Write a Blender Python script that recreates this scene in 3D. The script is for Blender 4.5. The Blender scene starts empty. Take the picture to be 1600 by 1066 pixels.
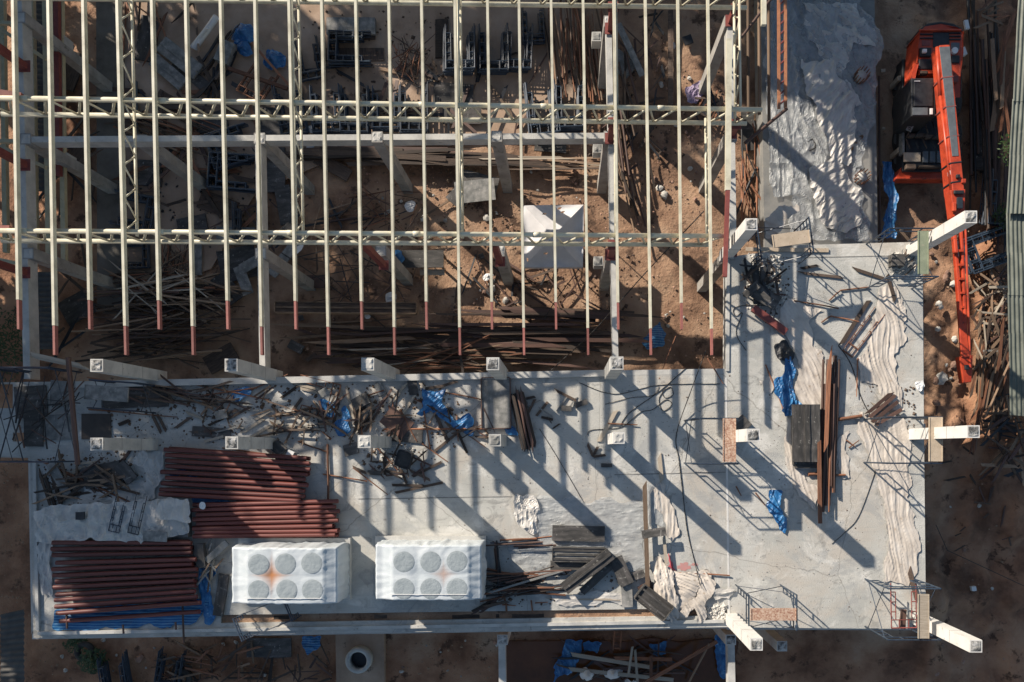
import bpy, math, random
from mathutils import Vector, Matrix, noise
from mathutils.geometry import tessellate_polygon
R = math.radians
scn = bpy.context.scene
COL = scn.collection

# ------------------------------------------------------------------ camera
HS = 26.7            # drone height over the upper slab (z = 0)
G = -5.4             # soil level
NX, NY, F = 880.0, 703.0, 1200.0    # foot point of the lens axis in photo pixels, focal length in pixels
cam_d = bpy.data.cameras.new('camera'); cam = bpy.data.objects.new('camera', cam_d); COL.objects.link(cam)
cam.location = (0, 0, HS); cam.rotation_euler = (0, 0, 0)
cam_d.sensor_width = 36; cam_d.lens = F/1600*36
cam_d.shift_x = -(NX-800)/1600; cam_d.shift_y = (NY-533)/1600
cam_d.clip_end = 500
scn.camera = cam

# ------------------------------------------------------------------ light
SUN_DIR = Vector((1.44, -1.29, -1.0))      # the way the light travels
w = bpy.data.worlds.new('World'); scn.world = w; w.use_nodes = True
nt = w.node_tree; bg = nt.nodes['Background']
sky = nt.nodes.new('ShaderNodeTexSky'); sky.sky_type = 'NISHITA'; sky.sun_disc = False
sky.sun_elevation = math.atan2(1.0, math.hypot(SUN_DIR.x, SUN_DIR.y))
sky.sun_rotation = math.atan2(-SUN_DIR.x, -SUN_DIR.y)
sky.air_density = 1.3; sky.dust_density = 1.0; sky.ozone_density = 2.2
nt.links.new(sky.outputs[0], bg.inputs[0]); bg.inputs[1].default_value = 0.068
sl = bpy.data.lights.new('sun', 'SUN'); sun = bpy.data.objects.new('sun', sl); COL.objects.link(sun)
sl.energy = 4.9; sl.angle = R(0.7); sl.color = (1.0, 0.89, 0.76)
sun.rotation_euler = SUN_DIR.to_track_quat('-Z', 'Y').to_euler(); sun.location = (-30, 28, 30)
scn.view_settings.view_transform = 'Standard'; scn.view_settings.look = 'None'
scn.view_settings.exposure = 0.62; scn.view_settings.gamma = 1

# ------------------------------------------------------------------ materials
def mat(name, cols, scale=3.0, rough=0.8, metal=0.0, bump=0.15, bscale=None, rnd=0.0, stretch=None, spots=None,
        spot_scale=8.0, spot_t=0.62, alpha=1.0, coord='Object', detail=7, bdist=0.02, waves=None, contrast=1.0):
    m = bpy.data.materials.new(name); m.use_nodes = True
    N = m.node_tree.nodes; L = m.node_tree.links
    b = N['Principled BSDF']; b.inputs['Roughness'].default_value = rough; b.inputs['Metallic'].default_value = metal
    if coord == 'World': src = N.new('ShaderNodeNewGeometry').outputs['Position']
    else: src = N.new('ShaderNodeTexCoord').outputs['Object']
    mp = N.new('ShaderNodeMapping'); L.new(src, mp.inputs[0])
    if stretch: mp.inputs['Scale'].default_value = stretch
    n = N.new('ShaderNodeTexNoise'); n.inputs['Scale'].default_value = scale; n.inputs['Detail'].default_value = detail
    n.inputs['Roughness'].default_value = 0.62
    L.new(mp.outputs[0], n.inputs[0])
    cr = N.new('ShaderNodeValToRGB'); L.new(n.outputs[0], cr.inputs[0])
    el = cr.color_ramp.elements; k = len(cols); lo, hi = 0.5-0.2/contrast, 0.5+0.2/contrast
    el[0].position = lo; el[0].color = (*cols[0], 1); el[1].position = hi; el[1].color = (*cols[-1], 1)
    for i in range(1, k-1):
        e = el.new(lo+(hi-lo)*i/(k-1)); e.color = (*cols[i], 1)
    out = cr.outputs[0]
    if waves:    # (direction vec, scale, colour, width threshold)
        wv = N.new('ShaderNodeTexWave'); wv.bands_direction = waves[0]; wv.inputs['Scale'].default_value = waves[1]
        wv.inputs['Distortion'].default_value = waves[4] if len(waves) > 4 else 0.3
        L.new(src, wv.inputs[0])
        rr = N.new('ShaderNodeValToRGB'); rr.color_ramp.elements[0].position = waves[3]; rr.color_ramp.elements[1].position = min(1, waves[3]+.12)
        L.new(wv.outputs['Fac'], rr.inputs[0])
        mx = N.new('ShaderNodeMixRGB'); L.new(rr.outputs[0], mx.inputs[0]); L.new(out, mx.inputs[1]); mx.inputs[2].default_value = (*waves[2], 1)
        out = mx.outputs[0]
    if spots:
        n2 = N.new('ShaderNodeTexNoise'); n2.inputs['Scale'].default_value = spot_scale; n2.inputs['Detail'].default_value = 6
        n2.inputs['Roughness'].default_value = 0.7
        L.new(src, n2.inputs[0])
        r2 = N.new('ShaderNodeValToRGB'); r2.color_ramp.elements[0].position = spot_t; r2.color_ramp.elements[1].position = spot_t+.07
        L.new(n2.outputs[0], r2.inputs[0])
        mx = N.new('ShaderNodeMixRGB'); L.new(r2.outputs[0], mx.inputs[0]); L.new(out, mx.inputs[1]); mx.inputs[2].default_value = (*spots, 1)
        out = mx.outputs[0]
    if rnd:
        oi = N.new('ShaderNodeObjectInfo'); mr = N.new('ShaderNodeMapRange')
        mr.inputs['To Min'].default_value = 1-rnd; mr.inputs['To Max'].default_value = 1+rnd
        L.new(oi.outputs['Random'], mr.inputs[0])
        hs = N.new('ShaderNodeHueSaturation'); L.new(mr.outputs[0], hs.inputs['Value']); L.new(out, hs.inputs['Color'])
        out = hs.outputs[0]
    L.new(out, b.inputs['Base Color'])
    if bump:
        nb = N.new('ShaderNodeTexNoise'); nb.inputs['Scale'].default_value = bscale or scale*3; nb.inputs['Detail'].default_value = 8
        nb.inputs['Roughness'].default_value = 0.65
        L.new(mp.outputs[0], nb.inputs[0])
        bp = N.new('ShaderNodeBump'); bp.inputs['Strength'].default_value = bump; bp.inputs['Distance'].default_value = bdist
        L.new(nb.outputs[0], bp.inputs['Height']); L.new(bp.outputs[0], b.inputs['Normal'])
    if alpha < 1: b.inputs['Alpha'].default_value = alpha
    m['nodes_out'] = 1
    return m

M = {}
M['slab_plain'] = mat('slab_concrete', [(.27,.275,.25), (.38,.375,.335), (.45,.44,.39), (.50,.485,.425)], .45, .85, bump=.5, bscale=22, coord='World', spots=(.20,.19,.165), spot_scale=3.1, spot_t=.635, bdist=.03)
def slab_material():
    m = mat('slab_concrete', [(.33,.335,.315), (.42,.42,.39), (.48,.475,.44), (.54,.53,.49)], .42, .85, bump=.5, bscale=22, coord='World', spots=(.22,.205,.18), spot_scale=2.3, spot_t=.63, bdist=.03)
    N = m.node_tree.nodes; L = m.node_tree.links; b = N['Principled BSDF']
    cur = b.inputs['Base Color'].links[0].from_socket; geo = N.new('ShaderNodeNewGeometry')
    def layer(scale, stretch, lo, hi, col, fac, detail=6, dist=0.0):
        nonlocal cur
        mp = N.new('ShaderNodeMapping'); mp.inputs['Scale'].default_value = stretch; L.new(geo.outputs['Position'], mp.inputs[0])
        n = N.new('ShaderNodeTexNoise'); n.inputs['Scale'].default_value = scale; n.inputs['Detail'].default_value = detail; n.inputs['Roughness'].default_value = .7; n.inputs['Distortion'].default_value = dist
        L.new(mp.outputs[0], n.inputs[0]); r = N.new('ShaderNodeMapRange'); r.inputs['From Min'].default_value = lo; r.inputs['From Max'].default_value = hi; r.inputs['To Max'].default_value = fac
        L.new(n.outputs[0], r.inputs[0]); x = N.new('ShaderNodeMixRGB'); L.new(r.outputs[0], x.inputs[0]); L.new(cur, x.inputs[1]); x.inputs[2].default_value = (*col, 1); cur = x.outputs[0]
    layer(.30, (1,1,1), .48, .60, (.44,.385,.32), .55, 8, .6)       # tan dust
    layer(.8, (1,1,1), .54, .64, (.66,.65,.61), .6, 8, .8)        # pale laitance
    layer(9, (.12,1,1), .54, .72, (.26,.26,.25), .45, 4)           # float marks
    layer(1.3, (1,1,1), .57, .64, (.20,.20,.19), .55, 10, 1.5)
    layer(.55, (1,1,1), .53, .60, (.30,.31,.31), .55, 10, 1.0)     # damp patches    # dark spills
    layer(30, (1,1,1), .60, .75, (.16,.15,.13), .5, 3)             # specks
    v = N.new('ShaderNodeTexVoronoi'); v.feature = 'DISTANCE_TO_EDGE'; v.inputs['Scale'].default_value = .16
    nz = N.new('ShaderNodeTexNoise'); nz.inputs['Scale'].default_value = 1.2; nz.inputs['Detail'].default_value = 8; L.new(geo.outputs['Position'], nz.inputs[0])
    mx = N.new('ShaderNodeMixRGB'); mx.inputs[0].default_value = .35; L.new(geo.outputs['Position'], mx.inputs[1]); L.new(nz.outputs['Color'], mx.inputs[2]); mx.blend_type = 'ADD'
    L.new(mx.outputs[0], v.inputs['Vector']); r = N.new('ShaderNodeMapRange'); r.inputs['From Min'].default_value = .0; r.inputs['From Max'].default_value = .0025; r.inputs['To Min'].default_value = .6; r.inputs['To Max'].default_value = 0
    L.new(v.outputs['Distance'], r.inputs[0]); x = N.new('ShaderNodeMixRGB'); L.new(r.outputs[0], x.inputs[0]); L.new(cur, x.inputs[1]); x.inputs[2].default_value = (.15,.14,.12,1); cur = x.outputs[0]
    L.new(cur, b.inputs['Base Color'])
    return m
M['slab'] = slab_material()
M['conc'] = mat('concrete', [(.33,.33,.31), (.45,.445,.42), (.55,.54,.50)], 1.6, .85, bump=.35, bscale=14, spots=(.24,.23,.21), spot_scale=6, spot_t=.62)
M['conc_dark'] = mat('shaded_grey_concrete', [(.20,.19,.175), (.30,.29,.27), (.38,.37,.345)], 1.6, .9, bump=.4, bscale=14, spots=(.15,.14,.12), spot_scale=4, spot_t=.60)  # darker copy of the concrete, the well's shade is put into its colour
M['pinkmark'] = mat('pink_spray', [(.40,.25,.23), (.50,.22,.21)], 9, .8, bump=.1)
M['conc_top'] = mat('rough_concrete_top', [(.07,.07,.07), (.25,.25,.24), (.50,.49,.47)], 4.5, .95, bump=1.0, bscale=16, contrast=2.0, bdist=.05)
M['conc_white'] = mat('pale_concrete', [(.50,.49,.465), (.60,.59,.56), (.66,.65,.62)], 1.4, .8, bump=.2, bscale=12, spots=(.34,.32,.29), spot_scale=3, spot_t=.60)
M['lane'] = mat('lane_concrete', [(.13,.135,.135), (.21,.21,.20), (.30,.29,.26)], .8, .9, bump=.5, bscale=15, coord='World', spots=(.13,.12,.10), spot_scale=4, spot_t=.62)
M['cream'] = mat('cream_paint', [(.40,.37,.28), (.56,.53,.41), (.63,.60,.48)], 2.2, .45, bump=.05, rnd=.08, spots=(.34,.25,.15), spot_scale=9, spot_t=.66)
M['creamdull'] = mat('dull_cream_paint', [(.40,.35,.22), (.52,.46,.30)], 4, .6, bump=.05, spots=(.25,.16,.08), spot_scale=9, spot_t=.62)
M['red'] = mat('red_primer', [(.15,.038,.032), (.24,.065,.055)], 5, .6, bump=.05, spots=(.15,.05,.04), spot_scale=11, spot_t=.64)
M['redtube'] = mat('red_primed_tube', [(.075,.020,.016), (.135,.034,.027), (.175,.050,.040)], 3, .55, bump=.05, rnd=.25, spots=(.10,.04,.03), spot_scale=6, spot_t=.62)
M['redtip'] = mat('red_primer_tip', [(.22,.075,.062), (.32,.12,.10)], 5, .6, bump=.03, rnd=.25, spots=(.16,.07,.05), spot_scale=9, spot_t=.6)
M['orange'] = mat('orange_paint', [(.24,.03,.014), (.42,.052,.02), (.52,.075,.03)], 2.2, .42, bump=.05, spots=(.12,.03,.02), spot_scale=5, spot_t=.60)
M['orange2'] = mat('faded_orange_paint', [(.28,.12,.06), (.46,.20,.10)], 5, .5, bump=.05, spots=(.25,.10,.05), spot_scale=9, spot_t=.6)
M['black'] = mat('black_steel', [(.010,.011,.013), (.028,.030,.034)], 6, .5, bump=.1)
M['grey'] = mat('grey_paint', [(.075,.085,.095), (.13,.145,.155)], 4, .45, bump=.05, spots=(.25,.25,.25), spot_scale=9, spot_t=.68)
M['glass'] = mat('dark_glass', [(.02,.028,.035), (.04,.05,.06)], 2, .08, bump=0)
M['navy'] = mat('navy_scaffold_steel', [(.016,.026,.042), (.035,.055,.085)], 6, .4, bump=.05, rnd=.3, spots=(.12,.16,.20), spot_scale=10, spot_t=.66)
M['rust'] = mat('rusty_steel', [(.09,.038,.022), (.20,.085,.045), (.30,.14,.075)], 5, .75, bump=.2, rnd=.45)
M['brown'] = mat('brown_steel', [(.055,.032,.026), (.12,.065,.048)], 5, .6, bump=.1, rnd=.4)
M['timber'] = mat('weathered_timber', [(.10,.062,.040), (.21,.14,.092), (.33,.245,.17)], 5, .85, bump=.3, rnd=.55, stretch=(.6, 5, 5))
M['paletimber'] = mat('pale_timber', [(.30,.25,.19), (.46,.40,.32)], 5, .8, bump=.2, rnd=.2, stretch=(.6, 5, 5))
M['darktimber'] = mat('dark_wet_timber', [(.025,.018,.014), (.065,.045,.034), (.12,.085,.06)], 5, .8, bump=.3, rnd=.6, stretch=(.6, 5, 5))
M['ply'] = mat('dark_formwork_board', [(.020,.020,.020), (.055,.052,.048), (.11,.10,.095)], 2.6, .7, bump=.3, rnd=.3, spots=(.30,.29,.26), spot_scale=7, spot_t=.61, stretch=(.7, 3, 3))
M['greyboard'] = mat('cement_smeared_board', [(.10,.105,.10), (.20,.20,.19), (.32,.31,.29)], 4, .85, bump=.4, spots=(.40,.38,.35), spot_scale=9, spot_t=.62)
M['tanboard'] = mat('tan_plank', [(.36,.29,.21), (.50,.41,.31)], 4, .75, bump=.3, bscale=30, spots=(.22,.13,.09), spot_scale=16, spot_t=.60)
M['rustplank'] = mat('rusty_speckled_plank', [(.26,.13,.09), (.42,.27,.19), (.52,.40,.31)], 18, .8, bump=.4, bscale=50, contrast=1.6)
M['greenplank'] = mat('green_grey_plank', [(.16,.19,.13), (.26,.29,.20)], 3, .7, bump=.3, bscale=30, spots=(.32,.30,.22), spot_scale=7, spot_t=.62)
M['plastic'] = mat('white_crumpled_plastic', [(.44,.42,.39), (.56,.54,.50), (.64,.61,.57)], 2.2, .38, bump=.35, bscale=14, bdist=.03, alpha=.86)
M['cloth'] = mat('cream_plastic_cloth', [(.42,.375,.325), (.53,.48,.42), (.59,.55,.50)], 2.0, .55, bump=.3, bscale=16, bdist=.02, spots=(.36,.29,.22), spot_scale=3, spot_t=.62)
M['film'] = mat('thin_clear_film', [(.36,.39,.41), (.60,.62,.62)], 3.2, .2, bump=.6, bscale=9, bdist=.05, alpha=.46)
M['wrap'] = mat('white_wrap', [(.44,.49,.515), (.56,.60,.62)], 1.0, .36, bump=.22, bscale=3.5, bdist=.06, detail=4, stretch=(1,2.2,1))
M['wrapgrey'] = mat('wrap_over_fan', [(.255,.295,.31), (.33,.37,.385)], 3.5, .40, bump=.6, bscale=7, bdist=.04)
M['wrapstain'] = mat('orange_stain', [(.62,.33,.17), (.70,.46,.30)], 6, .45, bump=.2)
M['blue'] = mat('blue_tarpaulin', [(.010,.065,.17), (.022,.13,.32), (.06,.23,.44)], 3.0, .38, bump=.4, bscale=14, bdist=.03, spots=(.20,.40,.62), spot_scale=5, spot_t=.60)
M['blue2'] = mat('blue_striped_tarpaulin', [(.006,.075,.20), (.012,.13,.34)], 3.0, .4, bump=.4, bscale=9, waves=('Y', 3.2, (.10,.26,.42), .70, 1.2))
M['white'] = mat('white_plastic', [(.62,.62,.61), (.74,.74,.73)], 3, .5, bump=.2)
M['tent'] = mat('grey_white_canvas', [(.46,.455,.46), (.58,.575,.58)], 1.6, .65, bump=.35, bscale=6)
M['pinkred'] = mat('red_stained_cloth', [(.45,.05,.07), (.60,.14,.16)], 5, .6, bump=.3)
M['purple'] = mat('purple_rag', [(.16,.11,.22), (.40,.34,.45)], 6, .7, bump=.4)
M['tyre'] = mat('tyre_rubber', [(.02,.019,.018), (.07,.062,.055)], 6, .85, bump=.4)
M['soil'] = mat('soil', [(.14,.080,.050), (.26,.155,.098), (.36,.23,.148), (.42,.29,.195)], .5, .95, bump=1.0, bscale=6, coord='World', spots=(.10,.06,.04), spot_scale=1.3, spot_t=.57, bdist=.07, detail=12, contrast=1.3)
M['yard'] = mat('dusty_yard_floor', [(.24,.165,.115), (.37,.265,.19), (.46,.345,.26)], .7, .9, bump=.4, bscale=12, coord='World', spots=(.12,.085,.06), spot_scale=1.6, spot_t=.62)
M['wetsoil'] = mat('dark_soil', [(.06,.038,.029), (.12,.076,.056), (.18,.12,.09)], .6, .85, bump=.8, bscale=7, coord='World', bdist=.08, detail=10)
M['mud'] = mat('muddy_water', [(.075,.030,.012), (.16,.062,.024)], .7, .15, bump=.05, coord='World')
M['roofsheet'] = mat('pale_roof_sheet', [(.075,.085,.07), (.15,.165,.135)], 1.4, .55, bump=.15, spots=(.20,.20,.16), spot_scale=2.5, spot_t=.62)
M['darksheet'] = mat('dark_roof_sheet', [(.045,.042,.038), (.10,.095,.088)], 1.2, .7, bump=.3)
M['brownsheet'] = mat('brown_roof_sheet', [(.035,.028,.024), (.075,.062,.052)], 1.2, .7, bump=.3)
M['path'] = mat('path_concrete', [(.07,.062,.052), (.13,.118,.10), (.17,.155,.135)], .9, .9, bump=.4, bscale=14, coord='World')
M['ochre'] = mat('ochre_rope', [(.14,.07,.03), (.26,.14,.06)], 9, .8, bump=.2)
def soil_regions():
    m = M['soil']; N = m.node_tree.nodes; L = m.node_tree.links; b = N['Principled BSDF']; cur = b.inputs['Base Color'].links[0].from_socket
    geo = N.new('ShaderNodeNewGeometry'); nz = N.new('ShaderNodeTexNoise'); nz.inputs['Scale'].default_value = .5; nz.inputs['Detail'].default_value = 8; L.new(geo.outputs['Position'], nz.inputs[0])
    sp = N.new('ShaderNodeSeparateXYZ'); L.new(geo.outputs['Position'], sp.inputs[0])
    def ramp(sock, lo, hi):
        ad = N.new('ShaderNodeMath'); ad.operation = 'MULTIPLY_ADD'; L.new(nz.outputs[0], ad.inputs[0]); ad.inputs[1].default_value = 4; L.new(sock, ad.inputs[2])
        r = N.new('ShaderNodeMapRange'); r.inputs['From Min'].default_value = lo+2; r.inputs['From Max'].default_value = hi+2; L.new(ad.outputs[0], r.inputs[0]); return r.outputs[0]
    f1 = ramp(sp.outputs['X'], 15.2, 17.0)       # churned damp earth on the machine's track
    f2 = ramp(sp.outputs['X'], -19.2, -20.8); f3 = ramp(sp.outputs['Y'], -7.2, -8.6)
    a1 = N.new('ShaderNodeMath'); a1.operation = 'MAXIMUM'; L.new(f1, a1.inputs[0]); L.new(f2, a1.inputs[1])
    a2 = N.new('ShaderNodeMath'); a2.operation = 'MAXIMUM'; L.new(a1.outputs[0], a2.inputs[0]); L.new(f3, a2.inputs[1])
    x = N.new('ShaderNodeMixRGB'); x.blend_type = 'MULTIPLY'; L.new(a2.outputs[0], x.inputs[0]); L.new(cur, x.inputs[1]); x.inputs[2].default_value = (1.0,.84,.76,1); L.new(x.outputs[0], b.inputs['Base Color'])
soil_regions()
M['rope'] = mat('black_cable', [(.015,.015,.016), (.04,.038,.036)], 5, .6, bump=0)
M['leaf'] = mat('foliage', [(.020,.045,.012), (.045,.085,.022)], 2, .6, bump=0, rnd=.1)
M['bark'] = mat('bark', [(.06,.045,.032), (.12,.09,.065)], 4, .9, bump=.5)
M['brick'] = mat('broken_brick', [(.22,.12,.085), (.36,.24,.18)], 4, .9, bump=.4, rnd=.4)
M['rubble'] = mat('pale_rubble', [(.30,.29,.26), (.50,.48,.44)], 4, .9, bump=.4, rnd=.35)
for k_ in ('film',):
    M[k_].blend_method = 'BLEND' if hasattr(M[k_], 'blend_method') else None

# ------------------------------------------------------------------ helpers
def W(px, py, z=0.0):
    d = (HS - z)/F
    return Vector(((px-NX)*d, -(py-NY)*d, z))
def PX(n, z=0.0): return n*(HS-z)/F          # a length in photo pixels -> metres at height z

class MB:
    def __init__(s): s.v = []; s.f = []
    def add(s, vs, fs):
        o = len(s.v); s.v += [tuple(v) for v in vs]; s.f += [tuple(i+o for i in f) for f in fs]
    def beam(s, a, b, w, h, up=Vector((0,0,1))):
        a = Vector(a); b = Vector(b); t = (b-a).normalized()
        if abs(t.dot(up)) > .98: up = Vector((0,1,0))
        n = t.cross(up).normalized()*w/2; u = n.cross(t).normalized()*h/2
        vs = [a-n-u, a+n-u, a+n+u, a-n+u, b-n-u, b+n-u, b+n+u, b-n+u]
        s.add(vs, [(0,1,2,3), (7,6,5,4), (0,4,5,1), (1,5,6,2), (2,6,7,3), (3,7,4,0)])
    def box(s, x0, y0, z0, x1, y1, z1):
        vs = [(x0,y0,z0),(x1,y0,z0),(x1,y1,z0),(x0,y1,z0),(x0,y0,z1),(x1,y0,z1),(x1,y1,z1),(x0,y1,z1)]
        s.add(vs, [(3,2,1,0),(4,5,6,7),(0,1,5,4),(1,2,6,5),(2,3,7,6),(3,0,4,7)])
    def tube(s, a, b, r, n=8, r2=None):
        a = Vector(a); b = Vector(b); r2 = r if r2 is None else r2
        t = (b-a).normalized(); up = Vector((0,0,1)) if abs(t.z) < .9 else Vector((1,0,0))
        x = t.cross(up).normalized(); y = t.cross(x)
        vs = []
        for c, q in ((a, r), (b, r2)):
            for i in range(n):
                an = 2*math.pi*i/n; vs.append(c + x*math.cos(an)*q + y*math.sin(an)*q)
        fs = [(i, (i+1) % n, n+(i+1) % n, n+i) for i in range(n)] + [tuple(range(n-1, -1, -1)), tuple(range(n, 2*n))]
        s.add(vs, fs)
    def path(s, pts, r, n=5):
        for a, b in zip(pts[:-1], pts[1:]): s.tube(a, b, r, n)
    def prism(s, pts, z0, z1, holes=()):
        loops = [[Vector((p[0], p[1], 0)) for p in pts]] + [[Vector((p[0], p[1], 0)) for p in h] for h in holes]
        flat = [p for l in loops for p in l]; n = len(flat)
        tris = tessellate_polygon(loops)
        vs = [(p.x, p.y, z1) for p in flat] + [(p.x, p.y, z0) for p in flat]
        fs = []
        for t in tris:
            a, b, c = (flat[i] for i in t)
            cr = (b-a).cross(c-a).z
            t = tuple(t) if cr > 0 else tuple(reversed(t))
            fs.append(t); fs.append(tuple(n+i for i in reversed(t)))
        o = 0
        for l in loops:
            k = len(l)
            for i in range(k): fs.append((o+i, n+o+i, n+o+(i+1) % k, o+(i+1) % k))
            o += k
        s.add(vs, fs)
    def mesh(s, name):
        m = bpy.data.meshes.new(name); m.from_pydata(s.v, [], s.f); m.validate(); m.update(); return m

def link(name, mesh, m, parent=None, smooth=False):
    if isinstance(mesh, MB): mesh = mesh.mesh(name)
    if m is not None and len(mesh.materials) == 0: mesh.materials.append(M[m] if isinstance(m, str) else m)
    if smooth:
        for p in mesh.polygons: p.use_smooth = True
    o = bpy.data.objects.new(name, mesh); COL.objects.link(o)
    if parent is not None: o.parent = parent
    return o
def tag(o, label, cat, group=None):
    if len(label.split()) > 16: print('LONGLABEL', o.name, label)
    o['label'] = label; o['category'] = cat
    if group: o['group'] = group
    return o
def thing(name, label, cat, group=None, loc=(0,0,0)):
    o = bpy.data.objects.new(name, None); COL.objects.link(o); o.location = loc
    o.empty_display_size = .2
    return tag(o, label, cat, group)
def struct(name, mesh, m, kind='structure', smooth=False):
    o = link(name, mesh, m, None, smooth); o['kind'] = kind; return o
def recentre(mb, c):
    c = Vector(c); mb.v = [tuple(Vector(v)-c) for v in mb.v]; return mb
def solo(name, mb, m, label, cat, group=None, smooth=False, at=None):
    """one-mesh thing with its origin at its own place"""
    if at is None:
        n = len(mb.v); at = Vector((sum(v[0] for v in mb.v)/n, sum(v[1] for v in mb.v)/n, min(v[2] for v in mb.v)))
    recentre(mb, at); o = link(name, mb, m, None, smooth); o.location = at
    return tag(o, label, cat, group)
ORD = ['first','second','third','fourth','fifth','sixth','seventh','eighth','ninth','tenth','eleventh','twelfth','thirteenth','fourteenth','fifteenth','sixteenth','seventeenth','eighteenth','nineteenth','twentieth','twenty-first','twenty-second','twenty-third','twenty-fourth']

def inpoly(x, y, P):
    c = False; j = len(P)-1
    for i in range(len(P)):
        xi, yi = P[i]; xj, yj = P[j]
        if (yi > y) != (yj > y) and x < (xj-xi)*(y-yi)/(yj-yi)+xi: c = not c
        j = i
    return c
def sheet(poly, z, amp=.15, ang=90, f=3.0, ratio=5.0, cell=.06, seed=0, jag=.10, base=0.02, lump=0.0, crease=1.0, cf=2.6):
    """crumpled sheet: photo outline -> folded surface. ang = fold direction in the picture (degrees)"""
    P = [tuple(W(x, y, z)[:2]) for x, y in poly]
    xs = [p[0] for p in P]; ys = [p[1] for p in P]
    ca, sa = math.cos(R(-ang)), math.sin(R(-ang))
    nx = int((max(xs)-min(xs))/cell)+3; ny = int((max(ys)-min(ys))/cell)+3
    x0, y0 = min(xs)-cell, min(ys)-cell
    cx, cy = sum(xs)/len(xs), sum(ys)/len(ys); rad = max(max(xs)-min(xs), max(ys)-min(ys))/2
    idx = {}; mb = MB(); cells = []
    for i in range(nx):
        for j in range(ny):
            x = x0+(i+.5)*cell; y = y0+(j+.5)*cell
            jx = noise.noise((x*1.7, y*1.7, seed))*jag*2 + noise.noise((x*6, y*6, seed+5))*jag*.7
            jy = noise.noise((x*1.7+9, y*1.7, seed+3))*jag*2 + noise.noise((x*6+4, y*6, seed+8))*jag*.7
            if inpoly(x+jx, y+jy, P): cells.append((i, j))
    def vert(i, j):
        if (i, j) in idx: return idx[(i, j)]
        x = x0+i*cell; y = y0+j*cell
        wx = x + .25*noise.noise((x*.8, y*.8, seed+20)); wy = y + .25*noise.noise((x*.8, y*.8, seed+30))
        u = (wx*ca + wy*sa); v = (-wx*sa + wy*ca)
        n1 = noise.noise((u*f/ratio, v*f, seed)); n2 = noise.noise((u*f*1.9/ratio, v*f*1.9, seed+7)); n3 = noise.noise((u*f*3/ratio, v*f*3, seed+9)) if f*3*cell < .45 else 0
        an_ = 1/max(1.6, ratio*.55); d = noise.voronoi((u*cf*an_+.5*noise.noise((x*2, y*2, seed)), v*cf+.5*noise.noise((x*2, y*2, seed+4)), seed*.37))[0]; e = min(1, (d[1]-d[0])*1.4)
        d2 = noise.voronoi(((u+.3*v)*cf*1.9*an_, (v-.3*u)*cf*1.9, seed*.7))[0]; e2 = min(1, (d2[1]-d2[0])*1.5)
        h = (1-min(1, abs(n1)*2.6))**1.5*.30 + (1-min(1, abs(n2)*2.6))**1.5*.22 + n3*.10 + crease*(.26*(1-e)**2+.12*(1-e2)**2+.30*(d[0]-.4)) + .12*noise.noise((u*.9, v*.9, seed+60))
        h = max(0, h*.62)
        lp = lump*max(0, 1-math.hypot(x-cx, y-cy)/rad)
        px_ = x + .35*cell*noise.noise((x*9, y*9, seed+40)); py_ = y + .35*cell*noise.noise((x*9, y*9, seed+50))
        idx[(i, j)] = len(mb.v); mb.v.append((px_, py_, z+base+amp*h+lp)); return idx[(i, j)]
    for i, j in cells:
        mb.f.append((vert(i, j), vert(i+1, j), vert(i+1, j+1), vert(i, j+1)))
    # round off the stair-stepped rim: relax the border vertices towards their neighbours
    cnt = {}
    for fc in mb.f:
        for a, b in zip(fc, fc[1:]+fc[:1]): cnt[(min(a,b), max(a,b))] = cnt.get((min(a,b), max(a,b)), 0)+1
    nb = {}
    for (a, b), c in cnt.items():
        if c == 1: nb.setdefault(a, []).append(b); nb.setdefault(b, []).append(a)
    for _ in range(2):
        new = {}
        for a, l in nb.items():
            if len(l) == 2:
                q = [(mb.v[l[0]][k]+mb.v[l[1]][k])/2*.6+mb.v[a][k]*.4 for k in range(3)]; new[a] = tuple(q)
        for a, q in new.items(): mb.v[a] = q
    return mb
# ================================================================== GROUND
def ground():
    mb = MB(); c = .22; x0, x1, y0, y1 = -27, 24, -13, 22
    nx = int((x1-x0)/c); ny = int((y1-y0)/c)
    for j in range(ny+1):
        for i in range(nx+1):
            x = x0+i*c; y = y0+j*c
            edge = min(1, (x-x0)/2, (x1-x)/2, (y-y0)/2, (y1-y)/2)
            rough = .12 if x < 15 else .55
            h = rough*noise.fractal((x*.55, y*.55, 3), 1.0, 2.2, 5) + .5*rough*max(0, noise.noise((x*1.6, y*1.6, 8)))
            if x > 14.5:   # wheel ruts of the machine
                for rx in (16.6, 18.6):
                    d = abs(x-rx-.5*math.sin(y*.25)-.12*noise.noise((y*.8, rx, 0))); h -= .22*max(0, 1-d/.42)-.10*max(0, 1-abs(d-.6)/.25)
                    if d < .35: h += .05*(1 if math.sin(y*14) > 0 else 0)
            mb.v.append((x, y, G + h*max(0, edge)))
    for j in range(ny):
        for i in range(nx):
            a = j*(nx+1)+i; mb.f.append((a, a+1, a+nx+2, a+nx+1))
    return mb
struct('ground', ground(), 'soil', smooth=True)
far = MB()
for (a, b, c, d) in ((-200,-200,-26.9,200), (23.9,-200,200,200), (-26.9,-200,23.9,-12.9), (-26.9,21.9,23.9,200)):
    far.box(a, b, G-.5, c, d, G-.02)
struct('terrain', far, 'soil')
def flat(name, pts, z, m, th=.05, kind='structure'):
    mb = MB(); mb.prism([W(x, y, z)[:2] for x, y in pts], z-th, z); return struct(name, mb, m, kind)
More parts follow.
